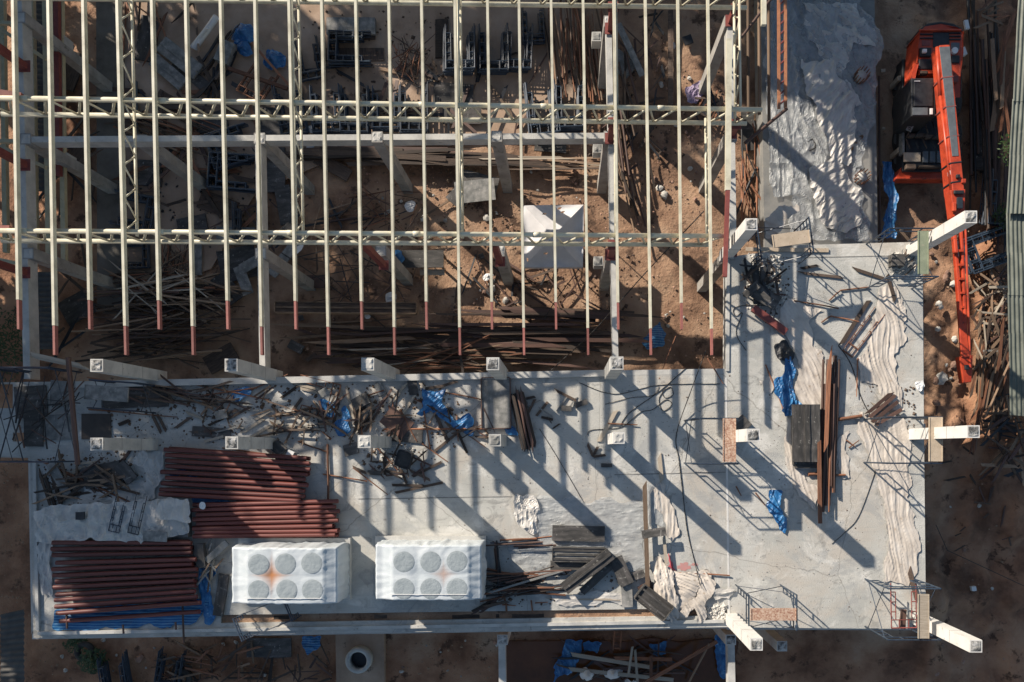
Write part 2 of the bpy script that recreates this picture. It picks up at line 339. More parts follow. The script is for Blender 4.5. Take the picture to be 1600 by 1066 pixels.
def blob(pts, z, jag=.25, sub=8, seed=1):
    """irregular outline through the given photo points"""
    out = []; P = [W(x, y, z) for x, y in pts]
    for a, b in zip(P, P[1:]+P[:1]):
        for k in range(sub):
            p = a.lerp(b, k/sub); out.append((p.x+jag*noise.noise((p.x*1.3, p.y*1.3, seed)), p.y+jag*noise.noise((p.x*1.3+7, p.y*1.3, seed))))
    return out
flat('yard_floor', [(192,-30),(900,-30),(905,215),(560,232),(400,300),(330,420),(192,470)], G+.14, 'yard')
flat('concrete_path', [(150,-40),(192,-40),(194,480),(152,480)], G+.25, 'path', .5)
LZ = -4.3
flat('concrete_lane', [(1188,-40),(1366,-40),(1372,420),(1195,420)], LZ, 'lane', 1.1)
mb = MB(); mb.prism(blob([(790,1000),(1150,1000),(1150,1100),(790,1100)], G, .2, seed=6), G-.3, G+.20); struct('muddy_water', mb, 'mud')
flat('manhole_pad', [(524,985),(600,985),(601,1100),(526,1100)], G+.30, 'yard', .3)

# ================================================================== CONCRETE FRAME
frame = thing('concrete_frame', 'L shaped grey concrete upper floor with beams, stub columns and an open well', 'building', loc=(0,0,0))
T = .16
outer = [(-30,598),(120,596),(1134,577),(1133,402),(1196,394),(1250,383),(1441,378),(1444,700),(1447,983),(1300,982),(1133,980),(52,997),(47,714),(-30,712)]
holes = [[(-28,600),(20,600),(20,638),(-28,638)], [(20,676),(72,676),(72,690),(20,690)],
         [(345,961),(1136,950),(1136,962),(345,974)]]
mb = MB(); mb.prism([W(x, y)[:2] for x, y in outer], -T, 0, [[W(x, y)[:2] for x, y in h] for h in holes])
link('floor_slab', mb, 'slab', frame)
# gutter floor, outer beams below the slab edge, pour joints
mb = MB(); a = W(343, 967, 0); b = W(1138, 956, 0); mb.beam(a+Vector((0,0,-.26)), b+Vector((0,0,-.26)), .34, .3); link('gutter_floor', mb, 'soil', frame)
def beam(p, q, wpx=10, top=0.0, h=.5, m='conc', name='beam'):
    mb = MB(); a = W(*p, top); b = W(*q, top); mb.beam(a-Vector((0,0,h/2)), b-Vector((0,0,h/2)), PX(wpx, top), h)
    return link(name, mb, m, frame)
beam((46,218),(944,212), 9); beam((403,219),(410,578), 9); beam((951,34),(962,566), 9)
beam((28,-20),(42,592), 11); beam((1141,30),(1146,396), 10, -.01)
beam((118,601),(948,583), 10, .14, .64); beam((948,583),(1133,580), 8, .004, .5)
beam((1137,580),(1138,404), 5, .05, .55)
for p, q in (((50,993),(1134,976)), ((1136,978),(1444,979)), ((1440,984),(1436,384)), ((50,716),(55,990)), ((-30,708),(50,710))):
    beam(p, q, 12, -T-.002, .45)
beam((58,990),(1131,971), 5, .10, .10); beam((53,720),(58,985), 5, .10, .10, name='kerb')
for p, q in (((1134,590),(1139,968)), ((1190,404),(1436,399)), ((960,742),(1134,738)), ((560,780),(800,776))):
    mb = MB(); mb.beam(W(*p, .006), W(*q, .006), .03 if p[0] != 1134 else .07, .004); link('pour_joint', mb, 'conc_white' if p[0] == 1134 else 'greyboard', frame)
# concrete columns: shaft tapering by nothing, rough top
def column(x, y, wpx, top, z0, m='conc', rtop='conc_top', frameless=False):
    z = top; c = W(x, y, z); w_ = PX(wpx, z)/2
    mb = MB(); mb.box(-w_, -w_, z0, w_, w_, z); recentre(mb, (-c.x, -c.y, 0))
    o = link('column', mb, m, frame)
    mb = MB(); s = w_*.82; n = 9; vs = []
    for j in range(n):
        for i in range(n):
            xx = -s+2*s*i/(n-1); yy = -s+2*s*j/(n-1)
            e = 0 if i in (0, n-1) or j in (0, n-1) else .012+.05*max(0, noise.noise((xx*8+x, yy*8+y, 2)))
            vs.append((xx+c.x, yy+c.y, z+.003+e))
    mb.add(vs, [(j*n+i, j*n+i+1, (j+1)*n+i+1, (j+1)*n+i) for j in range(n-1) for i in range(n-1)])
    link('rough_top', mb, rtop, o)
    return o
up = [(151,571,20,3.3,'conc'),(361,570.5,20,3.3,'conc'),(574.5,569,20,3.2,'conc'),(770,568.5,20,3.3,'conc'),(964,567.5,20.5,3.3,'conc'),
      (151,694,20,3.2,'conc'),(362,692,20,3.1,'conc'),(569,690,20,3.0,'conc'),(773,688,19,2.6,'conc'),(967,684.5,18,3.0,'conc_white'),(1177,680,20,3.4,'conc_white'),
      (1521,674.5,19.5,3.9,'conc_white'),(1517,339,19.5,3.9,'conc_white'),(1174,350.5,18.5,3.4,'conc_white'),(1182,1007,19.5,3.5,'conc_white'),(1525,1010,19.5,3.8,'conc_white')]
UPC = []
for x, y, wp, z, m in up:
    o = column(x, y, wp, z, -.5, m, 'conc_top' if (x, y) not in ((569,690),(967,684.5),(773,688),(574.5,569)) else 'greyboard' if x == 773 else 'conc'); UPC.append(o)
    c_ = W(x, y, z); w_ = PX(wp, z)/2+.004
    for hh in (.33, .68):
        mb = MB(); zz = z*hh; mb.box(c_.x-w_, c_.y-w_, zz, c_.x+w_, c_.y+w_, zz+.022); link('form_shadow_line', mb, 'conc_dark', o)
# form lines and collar shadows on the shafts are put in as dark rings
# columns below slab level in the open well and under the frame
low = [(31,27),(40,217),(44,396),(221,219),(405,216),(407,396),(589,214),(595,392),(776,213),(780,392),(952,213),(956,396),(952,33),(1141,33),(1143,212),(1140,398)]
for x, y in low:
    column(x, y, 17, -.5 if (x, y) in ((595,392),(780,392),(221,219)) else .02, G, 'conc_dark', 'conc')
for x, y, z in ((1142,1000,-.6),(1222,1010,-.9),(785,1000,-.6),(1430,975,-.6),(1438,670,-.6),(1438,385,-.6)):
    column(x, y, 16, z, G)
for x, y in ((932,57),(934,231),(93,62),(98,246),(935,408)):
    column(x, y, 14.5, -2.2, -2.75, 'conc', 'greyboard')
beam((1142,985),(1144,1090), 11, -1.2, .4, 'conc'); beam((784,985),(785,1090), 11, -1.2, .4, 'conc')

# ================================================================== STEEL ROOF
SL = .135
def roofx(px, off=0.0):          # photo column -> world x, and the height of the roof plane there (off = above the top chord axis)
    # z = 1.96 + SL*(5.4 - x) + off ;  px = NX + F*x/(HS - z)
    k = px-NX; A = HS-1.96-off-5.4*SL
    x = k*A/(F-SL*k); return x, 1.96+SL*(5.4-x)+off
def rp(px, py, off=0.0):
    x, z = roofx(px, off); return Vector((x, -(py-NY)*(HS-z)/F, z))
def rz(x, off=0.0): return 1.96+SL*(5.4-x)+off
ROOFG = 'cream main roof trusses'
def main_truss(a, b, depth, label, npan):
    t = thing('roof_truss', label, 'roof truss', ROOFG)
    A = rp(*a); B = rp(*b); dn = Vector((0,0,-depth))
    mb = MB(); mb.tube(A, B, .075, 12); link('top_chord', mb, 'cream', t, True)
    mb = MB(); mb.tube(A+dn+(B-A)*.0, B+dn-(B-A).normalized()*.25, .075, 12); link('bottom_chord', mb, 'cream', t, True)
    mb = MB(); n = npan
    for i in range(n):
        p = A.lerp(B, (i+.02)/n); q = A.lerp(B, min(1, (i+.30)/n))+dn; r = A.lerp(B, min(.998, (i+.98)/n))
        mb.tube(p, q, .035, 6); mb.tube(q, r, .04, 6)
    link('web_bracing', mb, 'cream', t, True)
    for i in range(1, n, 4):
        mb = MB(); p = A.lerp(B, (i+.4)/n); e = (B-A).normalized()*.11; mb.tube(p-e, p+e, .086, 10); link('splice_collar', mb, 'cream', t, True)
    return A, B
TA = main_truss((-40,153),(1190,171.5), 1.06, 'long cream tubular truss crossing the well just above the thin concrete beam', 25)
TB = main_truss((-40,360.5),(1132,369), 1.06, 'long cream tubular truss crossing the middle of the well above the tent', 24)
TC = main_truss((-40,-38),(1190,-17), 1.06, 'cream tubular truss cut by the top edge, only its lower chord showing', 25)
def ontruss(T_, x):      # y on that truss at world x
    a, b = T_; return a.y+(b.y-a.y)*(x-a.x)/(b.x-a.x)
# red steel stubs between the concrete columns and the trusses
cnt = 0
SW = {0: 'left edge', 1: 'middle', 2: 'right'}
for tn, T_, tl in (('top', TC, 'the truss at the top edge'), ('upper', TA, 'the upper truss'), ('lower', TB, 'the lower truss')):
    for cx, nm in ((40,'at the left edge'), (954,'right of centre'), (1142,'at the right end')):
        x = W(cx, 0, 0).x; y = ontruss(T_, x); zt = rz(x)-1.06-.07
        t = thing('steel_stub_post', 'dark red steel post %s carrying %s' % (nm, tl), 'post', 'red stub posts under the trusses')
        mb = MB(); mb.box(x-.11, y-.11, .07, x+.11, y+.11, zt); link('shaft', mb, 'red', t)
        mb = MB(); mb.box(x-.20, y-.20, .045, x+.20, y+.20, .07); link('base_plate', mb, 'red', t)
        mb = MB(); mb.box(x-.17, y-.17, zt, x+.17, y+.17, zt+.03); link('cap_plate', mb, 'red', t)
# small black seat plates on the two middle columns carrying the lower truss
for cx, nm in ((595,'left'), (780,'right')):
    x = W(cx, 0, 0).x; y = ontruss(TB, x); zt = rz(x)-1.06-.07
    t = thing('steel_stub_post', 'dark red post under the lower truss, %s column beside the workbench' % nm, 'post', 'red stub posts under the trusses')
    mb = MB(); mb.box(x-.10, y-.10, -.43, x+.10, y+.10, zt); link('shaft', mb, 'red', t)
    mb = MB(); mb.box(x-.17, y-.17, -.46, x+.17, y+.17, -.43); link('base_plate', mb, 'red', t)
# bracing trusses along the purlins
def brace_truss(px0, py0, px1, py1, label, depth=.62, off=-.02, r=.045):
    t = thing('bracing_truss', label, 'truss', 'light bracing trusses between the main trusses')
    A = rp(px0, py0, off); B = rp(px1, py1, off); dn = Vector((0,0,-depth))
    mb = MB(); mb.tube(A, B, r, 8); link('top_chord', mb, 'cream', t, True)
    mb = MB(); mb.tube(A+dn, B+dn, r, 8); link('bottom_chord', mb, 'cream', t, True)
    mb = MB(); n = max(2, round((B-A).length/1.0))
    for i in range(n):
        p = A.lerp(B, i/n); q = A.lerp(B, (i+.5)/n)+dn; s = A.lerp(B, (i+1)/n)
        mb.tube(p, q, .026, 6); mb.tube(q, s, .026, 6)
    link('web_bracing', mb, 'cream', t, True)
brace_truss(187,-30,191,153,'narrow cream bracing truss near the left, upper bay above the long upper truss')
brace_truss(191,155,196,360,'narrow cream bracing truss near the left, between the two long trusses')
brace_truss(455,-30,459,158,'narrow cream bracing truss beside the dark frame stacks, upper bay')
brace_truss(459,160,463,362,'narrow cream bracing truss left of centre, between the two long trusses')
brace_truss(715,-30,717,162,'slim cream bracing truss at centre top, upper bay', .62)
brace_truss(717,164,719,364,'slim cream bracing truss at centre, between the two long trusses', .62)
brace_truss(962,-22,964,166,'cream bracing truss over the long beam right of centre, upper bay', .62)
brace_truss(963,168,964,366,'cream bracing truss over the long beam right of centre, between the two long trusses', .62)
brace_truss(1108,172,1110,367,'cream bracing truss near the right end, between the two long trusses', .62)
brace_truss(1155,-18,1157,168,'cream bracing truss at the right end of the roof, upper bay', .75)
# purlins
pur = [(22,31,515),(77,87,555),(131,142,515),(184,198,555),(238,250,515),(291,303,555),(345,357,515),(399,410,555),(452,463,515),(503,514,555),
       (556,566,515),(608,617,555),(659,667,515),(711,719,555),(762,769,515),(811,819,555),(861,869,515),(911,919,555),(959,966,515),(1008,1017,555),(1059,1065,515),(1106,1112,555)]
# every second purlin is the short one
pb = MB(); 
for i, (xa, xb, ye) in enumerate(pur):
    off = .16
    if ye == 515:
        lab = 'cream roof purlin with red end, %s from the left among the shorter ones' % ORD[i//2]
    else:
        lab = 'cream roof purlin with red end, %s from the left among the longer ones' % ORD[i//2]
    t = thing('roof_purlin', lab, 'purlin', 'cream roof purlins', rp(xb, ye, off))
    A = rp(xa-1, -60, off)-t.location; B = Vector((0,0,0)); L_ = (B-A).length; k = 1-PX(42, 2.8)/L_
    mb = MB(); mb.beam(A, A.lerp(B, k), .078, .155); link('body', mb, 'cream', t)
    mb = MB(); mb.beam(A.lerp(B, k), B, .066, .14); link('red_end', mb, 'redtip', t)
def tubething(name, pts, z, r, m, label, cat, group=None, box=False):
    mb = MB()
    P = [W(p[0], p[1], p[2] if len(p) > 2 else z) for p in pts]
    for a, b in zip(P[:-1], P[1:]):
        if box: mb.beam(a, b, r*2, r*2)
        else: mb.tube(a, b, r, 8)
    return solo(name, mb, m, label, cat, group)
e = thing('edge_purlin', 'cream box member at the right roof end turning dark red in its lower half', 'purlin')
mb = MB(); mb.beam(rp(1139,62,.12), rp(1137,298,.12), .17, .15); link('cream_half', mb, 'cream', e)
mb = MB(); mb.beam(rp(1137,298,.12), rp(1132.5,433,.12), .13, .13); link('red_half', mb, 'red', e)
tubething('roof_purlin', [rp(1193,-60,.1)[:], rp(1193,40,.1)[:]] and [(1193,-60,1.9),(1193,40,1.9)], 1.9, .075, 'cream', 'short cream purlin end at the top right, free of the trusses', 'purlin', box=True)
tubething('roof_purlin', [(-30,142,4.75),(35,151.5,4.55)], 4.7, .09, 'redtip', 'pinkish red purlin end lying on the upper truss at the left edge', 'purlin', box=True)
tubething('roof_purlin', [(-30,358,4.75),(17,358.5,4.6)], 4.7, .09, 'redtip', 'pinkish red purlin end lying on the lower truss at the left edge', 'purlin', box=True)
# lower cream members left of the building
for i, (x, y0, y1, nm) in enumerate(((4,-30,395,'outermost'),(50,-30,398,'second'),(71,-30,405,'third'),(95,-30,417,'innermost'))):
    tubething('canopy_rafter', [(x,y0,-2.2),(x+6,y1,-2.2)], 0, .085, 'creamdull', 'dull cream rafter of the low canopy left of the building, %s of the four' % nm, 'rafter', 'canopy rafters', box=True)
tubething('canopy_rafter', [(89,-30,-2.0),(92,275,-2.0)], 0, .09, 'red', 'dark red rafter of the low canopy left of the building', 'rafter', box=True)
for pts, lab in ((((-10,38),(72,93)), 'upper thin tan brace running down from the left edge'), (((-10,224),(72,262)), 'lower thin tan brace running down from the left edge'),):
    tubething('diagonal_brace', [(*p, -1.0) for p in pts], 0, .06, 'creamdull', lab, 'brace', box=True)
for x0, y0, x1, y1, lab in ((-10,36,24,37,'short cream crosspiece at the top left corner'),(-10,221,30,221,'short cream crosspiece level with the thin concrete beam, left edge'),(-10,404,42,415,'short cream crosspiece below the lower truss, left edge')):
    tubething('crosspiece', [(x0,y0,-.4),(x1,y1,-.4)], 0, .06, 'creamdull', lab, 'brace', box=True)
# ================================================================== OBJECT BUILDERS
rng = random.Random(7)
_unit = {}
def unit_plank(kind, var=0):
    """a metre-long board / pole to be scaled: x = length"""
    key = (kind, var)
    if key in _unit: return _unit[key]
    mb = MB()
    if kind == 'board':
        mb.box(-.5, -.5, 0, .5, .5, 1)
    elif kind == 'plank':     # slightly warped, one split end
        n = 6; r = random.Random(var); vs = []
        for i in range(n+1):
            x = -.5+i/n; b = .25*math.sin(i*.9+var)*.5
            e = .12*r.random() if i in (0, n) else 0
            vs += [(x+e, -.5+.05*r.random(), b), (x-e, .5-.05*r.random(), b), (x-e, .5, 1+b), (x+e, -.5, 1+b)]
        fs = [(3,2,1,0), tuple(4*n+i for i in range(4))]
        for i in range(n):
            o = 4*i
            for k in range(4): fs.append((o+k, o+(k+1) % 4, o+4+(k+1) % 4, o+4+k))
        mb.add(vs, fs)
    elif kind == 'pole':
        n = 8; k = 5; r = random.Random(var); vs = []
        for i in range(k+1):
            x = -.5+i/k; oy = .15*math.sin(i*1.3+var*2)*(var > 1); q = .5-.04*i*(var % 2)
            for j in range(n): a = 2*math.pi*j/n; vs.append((x, oy+q*math.cos(a), .5+q*math.sin(a)))
        fs = [tuple(range(n)), tuple(reversed([k*n+j for j in range(n)]))]
        for i in range(k):
            for j in range(n): fs.append((i*n+j, (i+1)*n+j, (i+1)*n+(j+1) % n, i*n+(j+1) % n))
        mb.add(vs, fs)
    m = mb.mesh(kind); _unit[key] = m; return m
_umat = {}
def stick(name, kind, p0, p1, w_, h_, m, label, cat, group=None, z=0.0, z1=None, var=None, roll=0.0):
    var = rng.randrange(4) if var is None else var
    key = (kind, var, m)
    if key not in _umat:
        me = unit_plank(kind, var).copy(); me.materials.clear(); me.materials.append(M[m]); _umat[key] = me
        if kind == 'pole':
            for p in me.polygons: p.use_smooth = len(p.vertices) == 4
    z1 = z if z1 is None else z1
    a = W(p0[0], p0[1], z); b = W(p1[0], p1[1], z1); d = b-a; L_ = d.length
    o = bpy.data.objects.new(name, _umat[key]); COL.objects.link(o)
    o.location = (a+b)/2; o.scale = (L_, w_, h_)
    o.rotation_euler = (roll, -math.asin(d.z/L_), math.atan2(d.y, d.x))
    return tag(o, label, cat, group)

# --- landmark-based wording for the loose pieces on the slab
LM = [(450,895,'left wrapped unit'),(670,890,'right wrapped unit'),(370,742,'upper red tube stack'),(415,812,'middle red tube stack'),(198,905,'lower red tube stack'),
      (525,650,'small blue tarps'),(700,640,'long blue tarp'),(770,625,'grey framed panel'),(572,690,'column left of the framed panel'),(967,684,'lone square column'),
      (815,660,'dark pole bundle'),(1295,690,'tall rusty pipe bundle'),(1260,680,'board stack'),(1230,615,'crinkled blue tarp'),(1212,800,'lowest blue tarp'),
      (1138,690,'rusty scaffold plank'),(1460,690,'tan scaffold plank'),(1440,395,'green scaffold plank'),(1440,960,'corner scaffold'),(1205,958,'bottom scaffold'),
      (1240,375,'plywood scaffold deck'),(1395,560,'long cream cloth'),(1075,920,'big cream cloth heap'),(905,875,'black formwork boards'),(810,905,'rebar heap'),
      (840,800,'crumpled sheet'),(150,667,'brown corrugated panel'),(150,571,'upper left column'),(150,694,'lower left column'),(362,692,'second lower column'),
      (150,800,'plastic covered crates'),(960,968,'gutter'),(1020,560,'blue sack in the well'),(1200,450,'black debris heap'),(230,720,'folded grey sheet'),(60,640,'left scaffold'),
      (1240,520,'pale cloth by the brown beam'),(340,640,'littered strip'),(640,730,'black box'),(470,660,'bent frames')]
used = {}
def words(s): return len(s.split())
def where(px, py, skip=0):
    l = sorted(LM, key=lambda t: math.hypot(t[0]-px, t[1]-py)); x, y, n = l[skip]
    dx, dy = px-x, py-y
    if math.hypot(dx, dy) < 12: d = 'at'
    elif abs(dx) > abs(dy)*1.2: d = 'right of' if dx > 0 else 'left of'
    else: d = 'below' if dy > 0 else 'above'
    return d+' the '+n
def autolabel(what, p0, p1):
    dx, dy = p1[0]-p0[0], p1[1]-p0[1]; L_ = math.hypot(dx, dy)
    an = math.degrees(math.atan2(-dy, dx)) % 180
    o = 'level' if an < 18 or an > 162 else 'upright' if 72 < an < 108 else 'rising' if an < 90 else 'falling'
    s = 'short' if L_ < 28 else 'long' if L_ > 75 else 'mid-length'
    c = ((p0[0]+p1[0])/2, (p0[1]+p1[1])/2)
    for cand in ('%s %s %s, %s' % (s, o, what, where(*c)), '%s %s %s, %s and %s' % (s, o, what, where(*c), where(*c, 1)), '%s %s %s, %s, %s and near %s' % (s, o, what, where(*c), where(*c, 1), where(*c, 2).split(' the ')[1])):
        if cand not in used and words(cand) <= 16: used[cand] = 1; return cand, None
    n_ = 2
    while True:
        cand = '%s %s %s, %s, %s one' % (s, o, what, where(*c), ORD[n_-1])
        if cand not in used and words(cand) <= 16: used[cand] = 1; return cand, None
        n_ += 1
        if n_ > 9: return cand, cand
def loose(what, name, kind, rows, m, cat, w_=.09, h_=.04, z=.02, group=None):
    for r in rows:
        x0, y0, x1, y1 = r[:4]; ww = r[4] if len(r) > 4 and r[4] else w_; mm = r[5] if len(r) > 5 and r[5] else m; zz = r[6] if len(r) > 6 else z
        lab, g = autolabel(what, (x0, y0), (x1, y1))
        stick(name, kind, (x0, y0), (x1, y1), ww, h_ if kind != 'pole' else ww, mm, lab, cat, g or group or what+'s lying loose on the slab', zz, zz+rng.uniform(0, .05))
def heap(n, cx, cy, rx, ry, lr, ang, sd, z, dz, mats, label, name, kind, cat, group, w_=(.05,.10), h_=.04, seed=0):
    r = random.Random(seed)
    for i in range(n):
        x = cx + r.uniform(-1, 1)*rx; y = cy + r.uniform(-1, 1)*ry; L_ = r.uniform(*lr)/2; a = R(ang + r.gauss(0, sd))
        zz = z + dz*r.random()
        ww = r.uniform(*w_)
        stick(name, kind, (x-L_*math.cos(a), y+L_*math.sin(a)), (x+L_*math.cos(a), y-L_*math.sin(a)), ww, h_ if kind != 'pole' else ww, r.choice(mats), label, cat, group, zz, zz+r.uniform(-.08, .08), roll=r.uniform(-.2, .2))

# --- scaffold frames
def door_frame_mb(wd=1.22, ht=1.7, r=.026):
    mb = MB()
    mb.tube((-wd/2,0,0), (-wd/2,0,ht), r, 6); mb.tube((wd/2,0,0), (wd/2,0,ht), r, 6); mb.tube((-wd/2,0,ht), (wd/2,0,ht), r, 6)
    mb.tube((-wd/2,0,ht*.82), (wd/2,0,ht*.82), r*.8, 6)
    for s in (-1, 1):
        x = s*(wd/2-.22); mb.tube((x,0,ht*.20), (x,0,ht*.82), r*.8, 6)
        for k in (.2, .42, .64): mb.tube((x,0,ht*k), (s*wd/2,0,ht*k), r*.8, 6)
        mb.tube((x*.6,0,ht*.82), (x*.6,0,ht), r*.8, 6)
    return mb
FR = {}
for m_ in ('navy', 'rust', 'creamdull', 'red', 'black'):
    me = door_frame_mb().mesh('scaffold_trestle'); me.materials.append(M[m_]); FR[m_] = me
def frame_stack(cx, cy, n, label, ang=0, z=G+.18, m='navy', step=.07, jitter=.05, sx=1.0, sy=1.0, lean=0.0, seed=1, group='stacked navy scaffold frames'):
    """n door frames lying flat on one another; ang in the picture"""
    r = random.Random(seed)
    if n > 2: n = int(n*1.8); step *= .8
    for i in range(n):
        o = bpy.data.objects.new('scaffold_trestle', FR[m]); COL.objects.link(o)
        c = W(cx, cy, z)
        o.matrix_world = Matrix.Translation((c.x+r.uniform(-jitter, jitter)+i*.012, c.y+r.uniform(-jitter, jitter)-i*.012, z+i*step)) @ Matrix.Rotation(R(ang+r.uniform(-2, 2)), 4, 'Z') @ Matrix.Rotation(R(90-lean), 4, 'X') @ Matrix.Translation((0, 0, -.85)) @ Matrix.Diagonal((sx, 1, sy, 1))
        tag(o, label, 'scaffold frame', label if n > 1 else group)
def tower(x0, y0, x1, y1, zt, along, label, plank=None, pm='tanboard', m='navy', braces=True, skew=0.0, zb=0.0, ladder=False, group='scaffold towers round the columns'):
    """scaffold tower whose top outline is the photo rectangle; along='x': the frames stand parallel to the picture's width"""
    a = W(x0, y1, zt); b = W(x1, y0, zt); c = (a+b)/2; sx = (b.x-a.x); sy = (b.y-a.y)
    t = thing('scaffold_tower', label, 'scaffold', group, (c.x, c.y, zb)); t.rotation_euler = (0, 0, R(skew))
    fw, gap = (sx, sy) if along == 'x' else (sy, sx)
    for s in (-1, 1):
        o = bpy.data.objects.new('end_frame', FR[m]); COL.objects.link(o); o.parent = t
        o.scale = (fw/1.22, 1, (zt-zb)/1.7)
        if along == 'x': o.location = (0, s*gap/2, 0)
        else: o.location = (s*gap/2, 0, 0); o.rotation_euler = (0, 0, R(90))
    if braces:
        for s in (-1, 1):
            for up in (0, 1):
                h0, h1 = (.25, zt-zb-.3) if up else (zt-zb-.3, .25)
                p = Vector((s*fw/2, -gap/2, h0)); q = Vector((s*fw/2, gap/2, h1))
                if along != 'x': p = Vector((-gap/2, s*fw/2, h0)); q = Vector((gap/2, s*fw/2, h1))
                mb = MB(); mb.tube(p, q, .014, 5); link('cross_brace', mb, m, t)
    if plank:
        p0 = W(plank[0], plank[3], zt)-c; p1 = W(plank[2], plank[1], zt)-c
        mb = MB(); n = 8; zz = zt-zb+.03
        mb.box(p0.x, p0.y, zz, p1.x, p1.y, zz+.04)
        e = .02
        for q in ((p0.x, p0.x+e), (p1.x-e, p1.x)): mb.box(q[0], p0.y, zz+.04, q[1], p1.y, zz+.065)
        link('deck_plank', mb, pm, t)
    return t

# ================================================================== TREES upwind of the site (they shade it)
def tree_meshes(seed, rad, h, leaves, leaf):
    r = random.Random(seed); mb = MB(); cl = []
    for i in range(26):
        th = r.uniform(0, 2*math.pi); ph = r.uniform(-.5, 1); rr = rad*r.uniform(.45, 1.0)
        cl.append((Vector((rr*math.cos(th)*math.sqrt(max(0, 1-ph*ph*.8)), rr*math.sin(th)*math.sqrt(max(0, 1-ph*ph*.8)), h*.62+ph*h*.33)), rad*r.uniform(.22, .42)))
    for i in range(leaves):
        c, q = r.choice(cl); d = Vector((r.gauss(0, 1), r.gauss(0, 1), r.gauss(0, .7))).normalized()*q*(r.random()**.4)
        p = c+d; n = Vector((r.gauss(0, 1), r.gauss(0, 1), r.gauss(0, 1)+.6)).normalized(); u = n.orthogonal().normalized(); v = n.cross(u); s = leaf*r.uniform(.6, 1.4)
        mb.add([p-u*s, p-v*s*.5, p+u*s, p+v*s*.5], [(0,1,2,3)])
    tr = MB(); tr.tube((0,0,0), (0,0,h*.5), .24, 10, .15)
    for i, (c, q) in enumerate(cl): tr.tube((0, 0, h*(.3+.02*(i % 10))), c, .09, 6, .03)
    return mb.mesh('crown'), tr.mesh('trunk')
TM = [tree_meshes(s, 3.7, 12, 7000, .25) for s in (3, 4)]
for c_, t_ in TM: c_.materials.append(M['leaf']); t_.materials.append(M['bark'])
def tree(x, y, s, k, label, sz=1.0):
    t = thing('broadleaf_tree', label, 'tree', 'trees standing just outside the photo', (x, y, G)); t.scale = (s, s, s*sz); t.rotation_euler = (0, 0, x*1.7)
    for nme, me in (('crown', TM[k][0]), ('trunk', TM[k][1])):
        o = bpy.data.objects.new(nme, me); COL.objects.link(o); o.parent = t
def ac(a, c):     # along-sun and across-sun coordinates -> world xy
    return ((a*1.46+c*1.30)/1.955, (-a*1.30+c*1.46)/1.955)
TR = [(-33,-16,1.45),(-30,-21,1.3),(-31,-10.5,1.5),(-36,-5,1.55),(-34,1.0,1.0),(-35,7,.9),(-33,12,.95),(-22,13.5,.72),(-21,18.5,.85),(-18,22.5,.9),(-16,27,.85),(-31,-2,.75),(-30,-8,.8),(-32,0,.6),(-27,-11.5,.6),(-29.5,-13,.85),(-12,22.5,.8),(-11.5,18.5,.7),(-10,27,.8),(-27,-18,.9)]
for i, (a, c, s) in enumerate(TR):
    x, y = ac(a, c); tree(x, y, s, i % 2, "leafy tree just outside the photo's upper left edge, %s in the row" % ORD[i])
# ================================================================== SCAFFOLD TOWERS
tower(1083,654,1153,725,1.8,'x','navy scaffold tower with a rusty speckled deck plank beside the lone pale column', (1129,654,1149,722),'rustplank')
tower(1384,652,1472,724,1.8,'x','navy scaffold tower with a tan speckled plank crossing the right middle column', (1450,652,1471,721),'tanboard')
tower(1390,357,1466,432,1.9,'x','navy scaffold tower with a green grey plank at the top right column', (1433,362,1449,429),'greenplank')
tower(1388,920,1470,1000,1.9,'x','navy scaffold tower with a pale timber plank at the lower right corner column', (1433,928,1450,997),'paletimber', skew=0)
tower(1170,930,1245,985,1.9,'y','navy scaffold tower with a rusty speckled plank at the bottom slab edge', (1172,950,1243,969),'rustplank')
tower(1186,345,1268,400,1.6,'y','navy scaffold tower with a light plywood deck near the top of the upper slab', (1206,365,1264,385),'tanboard', skew=8)
tower(-12,574,76,722,1.7,'x','tall open scaffold tower without a deck at the left edge', None)
tower(-30,574,-13,722,1.7,'x','scaffold tower cut by the left edge of the photo', None)
tower(138,596,214,640,1.2,'x','scaffold tower with a grey cement smeared deck by the upper left column', (134,604,202,627),'greyboard', skew=-4)
tower(368,950,452,988,.9,'y','low bare scaffold frames standing over the gutter below the left wrapped unit', None, skew=22)
# red steel ladder frame by the corner tower
def lying_frame(cx, cy, ang, m, label, sx=1, sy=1, z=.05):
    frame_stack(cx, cy, 1, label, ang, z, m, sx=sx, sy=sy, jitter=0, group='bent scaffold frames on the slab')
lying_frame(1412,950,0,'red','red scaffold end frame inside the corner tower',.7,.9,.6)
lying_frame(488,655,96,'black','black rounded scaffold frame lying below the small blue tarps',.55,.75)
lying_frame(500,622,75,'rust','rusty scaffold frame lying above the small blue tarps',1,.85,.12)
lying_frame(1352,516,-38,'rust','thin rusty frame lying by the cream cloth on the upper slab',.35,1.1)
lying_frame(182,812,-14,'navy','navy scaffold frame lying on the plastic covered crates, left of two',.3,.75,.62)
lying_frame(213,811,-14,'navy','navy scaffold frame lying on the plastic covered crates, right of two',.3,.8,.62)

